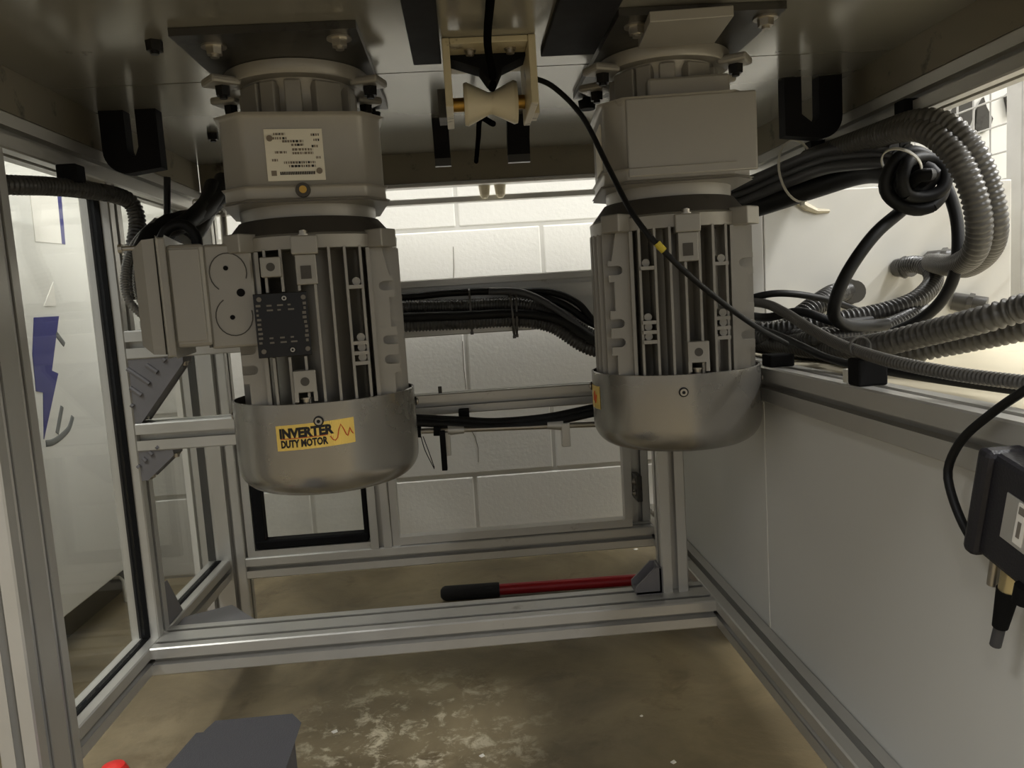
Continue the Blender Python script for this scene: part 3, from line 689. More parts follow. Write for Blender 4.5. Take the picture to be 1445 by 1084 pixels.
        box('painted_side_shade', -0.1165, -0.1135, -0.0815, 0.03, Z(0.605), Z(0.714), PAINTD, jb)  # solid dark strip colours in the shade of this joint
    else:
        # sticker wrapped round the left flank, nameplate on the left of the gear case
        Rs = R + 0.0004; vs = []; fs = []; n = 14; a0, a1 = math.radians(-196), math.radians(-160)
        for j in range(n + 1):
            a = a0 + (a1 - a0) * j / n
            for e in (0.0, -0.0006):
                for zz in (Z(0.496), Z(0.524)): vs.append(((Rs + e) * math.cos(a), (Rs + e) * math.sin(a), zz))
        for j in range(n):
            p = 4 * j; fs += [(p, p + 1, p + 5, p + 4), (p + 2, p + 6, p + 7, p + 3), (p, p + 4, p + 6, p + 2), (p + 1, p + 3, p + 7, p + 5)]
        st = obj('sticker', vs, fs, GOLD, fc, label='gold foil sticker')
        bm = bmesh.new()
        add_sweep(bm, [Vector(((Rs + 0.0004) * math.cos(a), (Rs + 0.0004) * math.sin(a), Z(zz))) for a, zz in ((math.radians(-172), 0.505), (math.radians(-170), 0.517), (math.radians(-168), 0.503), (math.radians(-166), 0.513))], 0.0007, 6); obm('wave_line', bm, REDINK, st)
        box('type_label', -0.0850 * k, -0.0832 * k, -0.050, 0.012, Z(0.778), Z(0.830), LABELW, gc, 0.0003, label='pale printed type label')
        bm = bmesh.new(); add_box(bm, -0.030, 0.062, -0.072, 0.040, Z(0.848), Z(0.872), 0.003); obm('side_housing', bm, PAINT, gc)
        box('case_cover', -0.058, 0.085, -0.0925 * k, -0.089 * k, Z(0.762), Z(0.847), PAINT, gc, 0.002, label='flat cover plate')
    g.location = (x, y, zb); g.rotation_euler = (0, 0, rz)
    return g
def mount_plate(g_x, g_y, rz, zb, x0, x1, y0, y1, bolts, motor_obj):
    """steel mounting plate, part of the motor (given in world axes)"""
    c = Vector((g_x, g_y)); cs, sn = math.cos(-rz), math.sin(-rz)
    def loc(px, py): dx, dy = px - g_x, py - g_y; return (dx * cs - dy * sn, dx * sn + dy * cs)
    W[motor_obj.name] = Vector((0, 0, 0))
    p = prism('mounting_plate', [loc(*q) for q in ((x0, y0), (x1, y0), (x1, y1), (x0, y1))], 'z', 0.908 - zb, 0.9155 - zb, DARKSTEEL, motor_obj, label='dark oiled steel mounting plate')
    for b in bolts:
        u, v = loc(*b); place('bolt', BOLT, (u, v, 0.908 - zb), p, DOWN)
    return p
GL = motor(-0.176, 0.960, math.radians(10.3), 1.03, 0.430, 0.538, 'left gear motor with gold INVERTER DUTY MOTOR sticker and side terminal box', True)
mount_plate(-0.176, 0.960, math.radians(10.3), 0.430, -0.2646, -0.0855, 0.799, 1.125, [(-0.232, 0.832), (-0.106, 0.825), (-0.235, 1.095), (-0.112, 1.095)], GL)
GR = motor(0.258, 0.960, math.radians(-5), 0.985, 0.447, 0.5405, 'right gear motor behind the thin drooping cable, sill post below it', False)
mount_plate(0.258, 0.960, math.radians(-5), 0.447, 0.173, 0.343, 0.797, 1.120, [(0.197, 0.828), (0.330, 0.82), (0.20, 1.09), (0.318, 1.09)], GR)
W[GR.name] = Vector((0, 0, 0))
box('shim_block', -0.042, 0.040, -0.178, -0.096, 0.897 - 0.447, 0.9075 - 0.447, PAINT, GR, 0.001, label='pale spacer block')

# ================================================================== GUIDE ROLLER BETWEEN THE MOTORS
G = thing('guide_roller', 'white waisted nylon roller in a cream bracket under the table', 'roller', (0.05, 0.93, ZC))
yr0, yr1 = 0.862, 0.975
zc0 = 0.836
br = bmesh.new()
add_box(br, -0.004, 0.004, yr0, yr1, 0.845, ZC - 0.0003, 0.001); add_box(br, 0.088, 0.096, yr0, yr1, 0.845, ZC - 0.0003, 0.001); add_box(br, 0.0042, 0.0878, yr0 + 0.001, yr1, ZC - 0.007, ZC - 0.0003, 0.001)
obm('bracket', br, CREAM, G)
lathe_pts = [(0.010, -0.031), (0.0235, -0.031), (0.0245, -0.027), (0.0125, -0.002), (0.0125, 0.002), (0.0245, 0.027), (0.0235, 0.031), (0.010, 0.031)]
vs = []; fs = []; sg = 40
for r, u in lathe_pts:
    for j in range(sg):
        a = 2 * PI * j / sg; vs.append((0.048 + u, 0.945 + r * math.cos(a), 0.866 + r * math.sin(a)))
for i in range(len(lathe_pts) - 1):
    for j in range(sg): fs.append((i * sg + j, i * sg + (j + 1) % sg, (i + 1) * sg + (j + 1) % sg, (i + 1) * sg + j))
fs += [tuple(range(sg)), tuple((len(lathe_pts) - 1) * sg + j for j in range(sg))]
obj('roller', vs, fs, NYLON, G, True, label='white nylon roller')
cyl('axle', (-0.012, 0.945, 0.866), (0.104, 0.945, 0.866), 0.008, BRASS, G)
prism('bracket_ear', [(0.925, 0.848), (0.965, 0.848), (0.965, 0.880), (0.925, 0.880)], 'x', -0.013, -0.004, PAINTD, G); prism('bracket_ear', [(0.925, 0.848), (0.965, 0.848), (0.965, 0.880), (0.925, 0.880)], 'x', 0.096, 0.103, CREAM, G)
for bx in (0.026, 0.070): place('bolt', BOLTS, (bx, 0.885, ZC - 0.007), G, DOWN)
prism('black_guide', [(0.004, 0.905), (0.036, 0.894), (0.045, 0.880), (0.055, 0.880), (0.062, 0.894), (0.088, 0.905), (0.088, 0.9088), (0.004, 0.9088)], 'y', 0.90, 0.935, RUBBER, G)
cord = tube('cord', [(0.0428,0.6462,0.9050), (0.0430,0.7337,0.9050), (0.0433,0.8341,0.9000), (0.050, 0.900, 0.884), (0.050, 0.930, 0.879)], 0.0042, CORD); tag(cord, 'black cord running along the table underside onto the white roller', 'cord', 'black cords at the roller')
cord = tube('cord', [(0.050, 0.955, 0.845), (0.0389,1.0500,0.8723), (0.0377,1.1500,0.8682), (0.0367,1.3000,0.8615)], 0.0036, CORD); tag(cord, 'black cord hanging back from the white roller to the rear edge', 'cord', 'black cords at the roller')

# ================================================================== CABLES, RODS AND HOSES
def cable(name, pts, r, m, label, cat='cable', group=None, corr=None, depth=0.13):
    o = hose(name, pts, r, m, corr, depth) if corr else tube(name, pts, r, m)
    return tag(o, label, cat, group)
GB = 'cables in the bundle between the motors'
cable('corrugated_conduit', [(-0.3740,1.4550,0.6353), (-0.2651,1.4550,0.6348), (-0.1098,1.4550,0.6328), (0.0076,1.4550,0.6279), (0.0998,1.4550,0.6247), (0.1645,1.4500,0.6048), (0.2499,1.4200,0.5531), (0.3788,1.3600,0.5600), (0.4546,1.2200,0.5651), (0.4828,1.1000,0.5613)], 0.0135, CONDUIT, 'upper black corrugated conduit in the bundle between the motors', 'conduit', GB, 0.0055)
cable('corrugated_conduit', [(-0.3756,1.4500,0.6059), (-0.2669,1.4500,0.6039), (-0.1119,1.4500,0.6017), (0.0056,1.4500,0.5993), (0.0978,1.4500,0.5973), (0.1631,1.4500,0.5812), (0.2488,1.4200,0.5322), (0.3847,1.3800,0.5665), (0.4575,1.2600,0.5611), (0.4868,1.1600,0.5521)], 0.0150, CONDUIT, 'lowest corrugated conduit, sagging at the bottom of the bundle between the motors', 'conduit', GB, 0.0062)
cable('black_cable', [(-0.3704,1.4350,0.6189), (-0.2630,1.4350,0.6171), (-0.1097,1.4350,0.6149), (0.0064,1.4350,0.6113), (0.0974,1.4350,0.6081), (0.1746,1.4300,0.5915), (0.2459,1.4000,0.5453), (0.3400,1.3600,0.5450)], 0.0085, CABLE, 'smooth black cable in the middle of the bundle between the motors', group=GB)
cable('black_cable', [(-0.3747,1.4650,0.6547), (-0.2650,1.4650,0.6556), (-0.1091,1.4650,0.6523), (-0.0169,1.4650,0.6544), (0.0887,1.4650,0.6491), (0.1794,1.4550,0.6223), (0.2527,1.4300,0.5734), (0.3660,1.3600,0.5583)], 0.0070, CABLE, 'top black cable of the bundle between the motors', group=GB)
cable('black_cable', [(0.0483,1.4400,0.6527), (0.1131,1.4400,0.6447), (0.1754,1.4300,0.6071), (0.2413,1.4100,0.5489), (0.3261,1.3600,0.5170)], 0.0070, CABLEG, 'dark grey cable crossing down over the bundle towards the right motor', group=GB)
cable('black_cable', [(0.0889,1.4700,0.6479), (0.1613,1.4600,0.6446), (0.2119,1.4500,0.6203), (0.2527,1.4300,0.5734), (0.3448,1.3800,0.5398)], 0.0065, CABLE, 'black cable arching over the right end of the bundle', group=GB)
tie('cable_tie', (0.0123,1.4520,0.6198), (1, 0, 0), 0.034, CONDUITG, 'thin grey tie round the bundle nearer the left motor', squash=(0.6, 1.15))
tie('cable_tie', (0.0881,1.4500,0.6124), (1, 0, 0.05), 0.038, CONDUITG, 'left one of two close grey ties round the middle of the bundle', squash=(0.6, 1.15))
tie('cable_tie', (0.0960,1.4500,0.6119), (1, 0, -0.02), 0.036, CONDUITG, 'right one of two close grey ties round the middle of the bundle', squash=(0.6, 1.15))
cable('black_cable', [(-0.3157,1.4320,0.4511), (-0.1045,1.4320,0.4279), (-0.0202,1.4320,0.4178), (0.0452,1.4320,0.4103), (0.1380,1.4320,0.4116), (0.2321,1.4320,0.4236), (0.3333,1.4320,0.4352)], 0.0085, CABLE, 'upper black cable sagging below the far middle rail', group='cables under the far middle rail')
cable('black_cable', [(-0.3148,1.4220,0.4381), (-0.1043,1.4220,0.4215), (-0.0206,1.4220,0.4114), (0.0444,1.4220,0.4040), (0.1365,1.4220,0.4039), (0.2300,1.4220,0.4158), (0.3305,1.4220,0.4260)], 0.0070, CABLE, 'lower black cable sagging below the far middle rail', group='cables under the far middle rail')
c = (-0.0133,1.4550,0.4218); tag(box('cable_clip', c[0] - 0.010, c[0] + 0.010, 1.440, 1.4865, c[2] - 0.014, c[2] + 0.012, RUBBER, None, 0.002), 'small black clip holding the two sagging cables to the far rail', 'clip')
# spring rod
RT = thing('spring_rod', 'thin steel rod with collars and hanging tabs below the sagging cables', 'rod', (0.0441,1.4200,0.4017))
cyl('rod', (-0.2403,1.4200,0.4107), (0.3285,1.4200,0.3916), 0.0052, STEEL, RT)
cyl('collar', (-0.0445,1.4200,0.4042), (-0.0146,1.4200,0.4034), 0.0100, ALU, RT, r1=0.0075); cyl('collar', (0.1387,1.4200,0.4001), (0.1677,1.4200,0.3980), 0.0075, ALU, RT, r1=0.0100)
cyl('collar', (-0.1042,1.4200,0.4047), (-0.0939,1.4200,0.4039), 0.0100, RUBBER, RT); cyl('collar', (-0.0705,1.4200,0.4048), (-0.0575,1.4200,0.4039), 0.0095, RUBBER, RT)
c = (-0.0545,1.4100,0.3711); box('hanging_tab', c[0] - 0.005, c[0] + 0.005, 1.395, 1.412, c[2] - 0.037, c[2] + 0.035, RUBBER, RT, 0.001)
c = (-0.0451,1.4250,0.3795); box('hanging_tab', c[0] - 0.006, c[0] + 0.004, 1.413, 1.432, c[2] - 0.022, c[2] + 0.022, ALU, RT, 0.001)
c = (0.1720,1.4200,0.3803); box('hanging_tab', c[0] - 0.0075, c[0] + 0.0075, 1.410, 1.430, c[2] - 0.022, c[2] + 0.022, ALU, RT, 0.001)
tube('wire_end', [(-0.0945,1.4200,0.3960), (-0.0881,1.4100,0.3710), (-0.0739,1.4100,0.3356)], 0.0008, CABLE, RT); tube('wire_end', [(-0.0906,1.4200,0.3957), (-0.0808,1.4100,0.3652), (-0.0737,1.4100,0.3382)], 0.0008, CABLE, RT)

# thin cable drooping in front of the right motor
cable('thin_black_cable', [(0.0924,0.9300,0.8904), (0.1192,0.9200,0.8754), (0.1484,0.9000,0.8355), (0.1689,0.8700,0.7747), (0.1866,0.8300,0.7157), (0.2152,0.8150,0.6738), (0.2622,0.8250,0.6311), (0.3246,0.8600,0.5895), (0.3859,0.9200,0.5622)], 0.0031, CABLE, 'thin black cable drooping diagonally across the front of the right motor')
tp = bmesh.new(); add_sweep(tp, [Vector(v) for v in ((0.2059,0.8150,0.6853), (0.2095,0.8150,0.6807), (0.2131,0.8150,0.6768))], 0.0038, 10); tag(obm('yellow_tape', tp, YTAPE, None, True), 'scrap of yellow tape on the thin drooping cable', 'tape')

# left: conduit along the rail and the mass over the terminal box
cable('corrugated_conduit', [(-0.5139,0.8600,0.7924), (-0.4826,0.9000,0.7943), (-0.4663,0.9500,0.7991), (-0.4497,1.0000,0.8011), (-0.4334,1.0500,0.8000), (-0.4239,1.0700,0.7912), (-0.4195,1.0700,0.7662), (-0.4222,1.0600,0.7380), (-0.4313,1.0600,0.7065), (-0.4377,1.0700,0.6700)], 0.0110, CONDUIT, 'dark conduit along the left rail bending down beside the terminal box', 'conduit', 'conduits at the left motor', 0.0052)
for j, (dy, dz, r, nm) in enumerate(((0, 0, 0.011, 'foremost black cable arching over the terminal box'), (0.03, 0.012, 0.012, 'middle black cable arching over the terminal box'), (0.055, 0.020, 0.010, 'rearmost black cable arching over the terminal box'))):
    pts = [(-0.3854,0.9800,0.7302), (-0.3755,1.0000,0.7457), (-0.3564,1.0200,0.7516), (-0.3432,1.0500,0.7663), (-0.3366,1.1000,0.7928), (-0.3388,1.1400,0.8204)]
    cable('black_cable', [(p[0] + 0.006 * j, p[1] + dy, p[2] + dz - 0.010 * (k == 0)) for k, p in enumerate(pts)], r, CABLE, nm, group='black cables over the terminal box')
cable('black_cable', [(-0.3520,0.9550,0.7265), (-0.3394,0.9550,0.7447), (-0.3195,0.9550,0.7469), (-0.3088,0.9550,0.7322), (-0.3094,0.9550,0.7182)], 0.0065, CABLE, 'thin black cable looped tightly on top of the terminal box', group='black cables over the terminal box')
cable('grey_hose', [(-0.3428,1.1600,0.8234), (-0.3410,1.1300,0.7968), (-0.3483,1.1000,0.7623), (-0.3635,1.0800,0.7407)], 0.012, CONDUITG, 'short grey hose rising behind the terminal box', 'hose')
for j in range(3):
    base = [(-0.3791,1.0300,0.7627), (-0.3964,1.0000,0.7349), (-0.4045,0.9800,0.7017), (-0.4018,0.9700,0.6673), (-0.3875,0.9700,0.6459), (-0.3751,0.9900,0.6291)]
    off = [0.0, 0.005, 0.009, 0.009, 0.008, 0.006]
    cable('flexible_conduit', [(p[0] + off[q] * j, p[1] + 0.012 * j, p[2] + (0.004 * j if q > 3 else 0)) for q, p in enumerate(base)], 0.0052, CONDUITL,
          ('outermost', 'middle', 'innermost')[j] + ' light grey flexible conduit curving down behind the terminal box', 'conduit', 'light flexible conduits behind the terminal box', 0.0032, 0.16)
tie('cable_tie', (-0.3939,1.0000,0.7261), (0.3, 0, 1), 0.017, TIE, 'pale tie round the conduits beside the terminal box lid')
tie('cable_tie', (-0.3415,1.1200,0.7888), (0.3, 0.3, 1), 0.020, TIE, 'pale tie round the black cables behind the terminal box')
def clip(c, label, s=0.012):
    c = Vector(c); bm = bmesh.new()
    add_box(bm, c.x - s, c.x + s, c.y - s, c.y + s, c.z - s * 0.5, c.z + s * 1.3, 0.002); add_box(bm, c.x - s * 0.55, c.x + s * 0.55, c.y - s * 0.8, c.y + s * 0.8, c.z - s * 1.3, c.z - s * 0.4, 0.001)
    return tag(obm('cable_clip', bm, RUBBER), label, 'clip', 'black rail clips')
clip((-0.4569,0.9850,0.8127), 'black clip under the left rail holding the dark conduit')

# right: the sheet-metal cabinet outside the frame
K = thing('control_cabinet', 'white sheet-metal cabinet behind the hoses at the right', 'cabinet', (0.72, 1.42, 0.0))
box('cabinet_body', 0.510, 0.944, 1.300, 1.56, 0.0, 0.785, CABINET, K, 0.002)
box('cabinet_flange', 0.486, 0.509, 1.300, 1.56, 0.0, 0.800, ALU, K, 0.001)
bm = bmesh.new(); add_cyl(bm, (0.497, 1.2992, 0.766), (0.497, 1.3005, 0.766), 0.0045, seg=16); obm('flange_hole', bm, RUBBER, K)
bm = bmesh.new(); sm = [(0.5482,1.2980,0.7777), (0.5646,1.2970,0.7709), (0.5837,1.2970,0.7582), (0.6011,1.2980,0.7503), (0.6235,1.2990,0.7492)]
add_sweep(bm, [Vector(p) for p in sm], lambda i: (0.004, 0.006, 0.007, 0.005, 0.003)[i], 7); obm('torn_tape', bm, LEDGE, K)
def fitting(c, dirn, r, ln, label):
    c = Vector(c); d = Vector(dirn).normalized(); bm = bmesh.new()
    add_cyl(bm, c, c + d * ln, r * 1.02, r * 1.12, 18); add_cyl(bm, c + d * ln * 0.45, c + d * (ln * 0.6), r * 1.25, seg=8)
    o = obm('hose_fitting', bm, CONDUITG, None, True); return tag(o, label, 'fitting', 'grey conduit fittings on the white cabinet')
HG = 'corrugated hoses at the right'
cable('corrugated_hose', [(0.4310,1.2200,0.5485), (0.4649,1.1600,0.5557), (0.4899,1.1400,0.5762), (0.5321,1.1600,0.5966), (0.5793,1.2000,0.6111), (0.6517,1.2960,0.6145)], 0.0165, CONDUIT, 'short dark corrugated hose rising to the leftmost cabinet fitting', 'hose', HG, 0.0072, 0.16)
fitting((0.6532,1.2990,0.6121), (-0.1, -1, 0), 0.017, 0.030, 'leftmost grey fitting on the cabinet, above the hose tangle')
cable('corrugated_hose', [(0.4331,1.1200,0.5658), (0.4829,1.1000,0.5695), (0.5308,1.0900,0.5759), (0.5937,1.0900,0.5830), (0.6523,1.1000,0.5966), (0.7048,1.1400,0.6198), (0.7374,1.2000,0.6414), (0.7417,1.2500,0.6512), (0.7421,1.2970,0.6485)], 0.0142, CONDUIT, 'dark corrugated hose curling back on itself to the middle cabinet fitting', 'hose', HG, 0.0072, 0.18)
fitting((0.7407,1.2990,0.6475), (0.3, -1, 0), 0.0150, 0.030, 'middle grey fitting on the cabinet, where the curled hose ends')
fitting((0.7958,1.2990,0.6562), (0.9, -1, 0), 0.0160, 0.050, 'upper grey fitting on the cabinet below the two big loops')
cable('corrugated_hose', [(0.4354,1.2000,0.5537), (0.4738,1.0800,0.5567), (0.5061,1.0200,0.5612), (0.5818,1.0500,0.5648), (0.6749,1.1200,0.5815), (0.7459,1.2960,0.5725)], 0.0125, CONDUIT, 'dark hose low in the tangle ending at the bottom cabinet fitting', 'hose', HG, 0.0072, 0.16)
fitting((0.7451,1.2990,0.5725), (0.5, -1, 0), 0.0150, 0.032, 'bottom grey fitting on the cabinet, half hidden by the long hoses')
fitting((0.8396,1.2990,0.5847), (0.9, -0.8, -0.3), 0.0150, 0.050, 'rightmost grey fitting on the cabinet, low beside the black cable loop')
cable('corrugated_hose', [(0.4382,1.2400,0.5516), (0.4566,1.1400,0.5465), (0.4671,1.0000,0.5459), (0.4704,0.8800,0.5563), (0.4959,0.8100,0.5723), (0.5177,0.7500,0.5875), (0.5359,0.7200,0.5979), (0.5530,0.6600,0.6123)], 0.0142, CONDUITG, 'thick grey corrugated hose, upper of two running out to the right edge', 'hose', HG, 0.0082, 0.17)
cable('corrugated_hose', [(0.4592,1.3000,0.5402), (0.4804,1.2000,0.5350), (0.5105,1.0500,0.5320), (0.5071,0.9000,0.5425), (0.5388,0.8400,0.5556), (0.5733,0.7700,0.5733), (0.6037,0.7200,0.5881)], 0.0132, CONDUITG, 'thick grey corrugated hose, lower of two running out to the right edge', 'hose', HG, 0.0082, 0.17)
cable('corrugated_hose', [(0.4468,1.3000,0.5386), (0.4577,1.2000,0.5388), (0.4615,1.1000,0.5484), (0.4532,0.9900,0.5604), (0.5155,1.0000,0.5633)], 0.0110, CONDUIT, 'short dark hose wedged between the others beside the right motor', 'hose', HG, 0.0065, 0.16)
cable('thin_corrugated_hose', [(0.3865,1.1500,0.6133), (0.3877,1.0000,0.6105), (0.3825,0.9200,0.6009), (0.3768,0.8400,0.5852), (0.3745,0.7700,0.5718), (0.3725,0.7100,0.5652), (0.3782,0.6600,0.5594), (0.3972,0.6100,0.5534), (0.4173,0.5600,0.5502), (0.4390,0.5100,0.5480)], 0.0060, CONDUITG, 'thin corrugated hose lying along the top of the right middle rail', 'hose', HG, 0.0036, 0.15)
cable('black_cable', [(0.3868,1.1200,0.6081), (0.4320,1.1000,0.6196), (0.4736,1.1000,0.6180), (0.5352,1.1200,0.6050), (0.5988,1.1500,0.5839)], 0.0050, CABLE, 'black cable bowed over the left end of the hose tangle', group='black cables in the hose tangle')
cable('black_cable', [(0.6149,1.0000,0.7487), (0.5679,0.9800,0.7191), (0.5194,0.9600,0.6889), (0.4818,0.9500,0.6486), (0.4631,0.9500,0.6129), (0.4657,0.9600,0.5879), (0.4959,0.9800,0.5745), (0.5652,1.0200,0.5707)], 0.0080, CABLE, 'black cable sweeping from the coil down to the left into the tangle', group='black cables in the hose tangle')
cable('black_cable', [(0.5677,1.0000,0.7871), (0.5976,0.9900,0.7785), (0.6131,0.9700,0.7506), (0.6233,0.9600,0.7093), (0.6205,0.9500,0.6692), (0.6150,0.9500,0.6300), (0.6046,0.9600,0.5996), (0.5905,0.9800,0.5776), (0.5637,1.0000,0.5601)], 0.0075, CABLE, 'black cable loop hanging from the coil in front of the cabinet', group='black cables in the hose tangle')
cable('black_cable', [(0.3894,1.1000,0.5827), (0.4008,1.0000,0.5708), (0.4078,0.9300,0.5576), (0.4097,0.8600,0.5469), (0.4166,0.7800,0.5420), (0.4421,0.7000,0.5365), (0.4696,0.6300,0.5320)], 0.0045, CABLE, 'thin black cable lying beside the thin hose on the middle rail', group='black cables in the hose tangle')
cable('black_cable', [(0.4127,1.1800,0.5954), (0.4233,1.0800,0.5881), (0.4615,1.0500,0.5940), (0.5015,1.0300,0.5774), (0.5563,1.0400,0.5765)], 0.0060, CABLE, 'black cable buried in the middle of the hose tangle', group='black cables in the hose tangle')
# big loops
cable('corrugated_hose', [(0.5236,1.1800,0.8069), (0.5449,1.0500,0.8131), (0.5396,0.9500,0.8101), (0.5477,0.9000,0.8001), (0.5624,0.8700,0.7697), (0.5782,0.8600,0.7258), (0.5934,0.8700,0.6835), (0.6053,0.9000,0.6540), (0.6334,0.9800,0.6443), (0.6866,1.1000,0.6486), (0.7681,1.2500,0.6530)], 0.0145, CONDUITG, 'big grey corrugated hose loop, inner of two under the right rail', 'hose', HG, 0.0068, 0.12)
cable('corrugated_hose', [(0.5212,1.1500,0.8133), (0.5379,1.0000,0.8154), (0.5469,0.9200,0.8149), (0.5627,0.8900,0.8059), (0.5815,0.8700,0.7757), (0.6033,0.8700,0.7306), (0.6190,0.8800,0.6845), (0.6383,0.9200,0.6575), (0.6667,1.0000,0.6413), (0.7185,1.1200,0.6445), (0.7692,1.2400,0.6502)], 0.0145, CONDUITG, 'big grey corrugated hose loop, outer of two under the right rail', 'hose', HG, 0.0068, 0.12)
BG = 'cables bundled under the right rail'
for j, (dx, dz, r, m_, nm) in enumerate((
        (0.0, 0.0, 0.0085, CABLEG, 'lowest grey cable of the bundle under the right rail'),
        (0.003, 0.015, 0.0080, CABLEG, 'second grey cable from the bottom under the right rail'),
        (-0.002, 0.029, 0.0080, CABLEG, 'third grey cable from the bottom under the right rail'),
        (0.016, 0.036, 0.0085, CABLE, 'topmost black cable tucked against the right rail'),
        (0.022, 0.008, 0.0110, CABLE, 'outer black cable of the bundle under the right rail'),
        (0.020, 0.022, 0.0100, CABLE, 'hidden black cable in the core of the right rail bundle'))):
    base = [(0.372, 1.32, 0.772), (0.405, 1.285, 0.762), (0.450, 1.24, 0.766), (0.500, 1.16, 0.785), (0.520, 1.08, 0.790), (0.545, 1.01, 0.783), (0.555, 0.975, 0.775)]
    cable('bundled_cable', [(p[0] + dx, p[1] + 0.3 * dx, p[2] + dz * (1 - 0.05 * i)) for i, p in enumerate(base)], r, m_, nm, group=BG)
cable('bundled_cable', [(0.405, 1.30, 0.748), (0.47, 1.23, 0.756), (0.53, 1.14, 0.772), (0.555, 1.06, 0.778), (0.56, 0.99, 0.768)], 0.016, CABLE, 'thick black cable hanging lowest under the right rail', group=BG)
# coil of black cable
cc = Vector((0.5715,0.9500,0.7507))
for j in range(5):
    r = 0.006 + 0.0070 * j; ph = 1.3 * j
    pts = [(cc.x + (r * math.cos(a)) * 1.05 + 0.004 * (j % 2), cc.y + 0.010 * (j % 3) - (0.016 - 0.005 * j) * math.sin(a + ph) + 0.004 * math.cos(2 * a + ph), cc.z + (r + 0.003 * math.cos(2 * a + 2.1 * j)) * math.sin(a) + 0.003 * (j % 2)) for a in [2 * PI * q / 16 + ph for q in range(17)]]
    cable('coiled_cable', pts, 0.0080, CABLE, 'turn %s of the black cable coil hanging under the right rail' % ('number one, the smallest', 'next to the smallest', 'in the middle', 'next to the largest', 'largest and outermost')[j], group='turns of the black coil')
tie('cable_tie', (0.416, 1.283, 0.779), (1, -0.9, 0.1), 0.034, TIE, 'white tie round the grey cables beside the right gear case', squash=(1, 1.2))
tie('cable_tie', (0.508, 1.155, 0.798), (0.45, -1, 0.15), 0.038, TIE, 'white tie hanging from the bundle below the first right rail clip', squash=(1, 1.2))
tie('cable_tie', (0.5482,0.9500,0.7707), (0.6, 0.3, 0.7), 0.0225, TIE, 'white tie round the black coil under the right rail', squash=(1, 1.1))
clip((0.5471,1.1800,0.8287), 'black clip on the right rail, nearer the right motor')
clip((0.5577,0.9500,0.8312), 'black clip on the right rail above the two big hose loops')
# clips on the middle rail
c = (0.3745,0.7220,0.5499); cb = tag(box('cable_clip', 0.367, 0.396, c[1] - 0.011, c[1] + 0.011, 0.5337, 0.5600, RUBBER, None, 0.002), 'black saddle clip holding the thin hose on the middle rail', 'clip', 'black rail clips')
tie('cable_tie', (0.3745, c[1], 0.5705), (0.1, 1, 0), 0.0090, CONDUITG, 'dark tie strapping the thin hose to its saddle clip'); 
c2 = (0.3681,0.7400,0.5502); tag(box('tie_head', 0.368, 0.374, c2[1] - 0.004, c2[1] + 0.005, 0.5345, 0.548, TIE, None, 0.001), 'white knob of a tie beside the saddle clip', 'cable tie')
c = (0.3704,0.8400,0.5495); tag(box('cable_clip', 0.367, 0.398, 0.925, 0.953, 0.5337, 0.549, RUBBER, None, 0.002), 'black saddle clip beside the right motor, under the hose tangle', 'clip', 'black rail clips')

# outside at the right: beige ledge, mesh guard, green hose
lgd = box('ledge', 0.408, 0.888, 0.25, 1.298, 0.505, 0.520, LEDGE, None, 0.003); tag(lgd, 'beige ledge outside the middle rail under the long hoses', 'shelf')
MG = thing('mesh_guard', 'galvanised wire mesh guard fence outside at the far right', 'fence', (1.02, 1.3, 0))
for j in range(27):
    z = 0.40 + 0.05 * j; cyl('wire', (1.02, 0.40, z), (1.02, 1.90, z), 0.0018, WIRE, MG, seg=6)
for j in range(30):
    y = 0.42 + 0.05 * j; cyl('wire', (1.024, y, 0.35), (1.024, y, 1.75), 0.0018, WIRE, MG, seg=6)
box('guard_post', 1.005, 1.045, 1.36, 1.40, 0.0, 1.80, WIRE, MG, 0.002); box('guard_post', 1.005, 1.045, 0.38, 0.42, 0.0, 1.80, WIRE, MG, 0.002)
cable('green_hose', [(1.10, 1.62, 0.60), (1.15, 1.55, 0.68), (1.21, 1.47, 0.76), (1.28, 1.40, 0.86)], 0.035, GREEN, 'thick green hose slanting up behind the mesh guard', 'hose')
ob = thing('stored_machine', 'white machine housing with dark torn openings beyond the mesh guard', 'machine', (1.4, 1.8, 0))
box('machine_body', 1.08, 1.75, 1.70, 1.90, 0.0, 1.35, CABINET, ob, 0.01)
for pts in ([(1.0897,1.6980,0.9787), (1.1090,1.6980,1.0079), (1.1412,1.6980,1.0184), (1.1397,1.6980,0.9687), (1.1316,1.6980,0.9464), (1.1058,1.6980,0.9250)],
            [(1.1446,1.6980,0.9412), (1.1493,1.6980,0.9834), (1.1638,1.6980,1.0083), (1.1703,1.6980,0.9869), (1.1850,1.6980,0.9620), (1.1786,1.6980,0.9411), (1.1608,1.6980,0.9328)],
            [(1.2122,1.6980,1.0105), (1.2348,1.6980,1.0230), (1.2385,1.6980,0.9715), (1.2223,1.6980,0.9662)]):
    prism('dark_opening', [(p[0], p[2]) for p in pts], 'y', 1.692, 1.699, DARKSTEEL, ob)

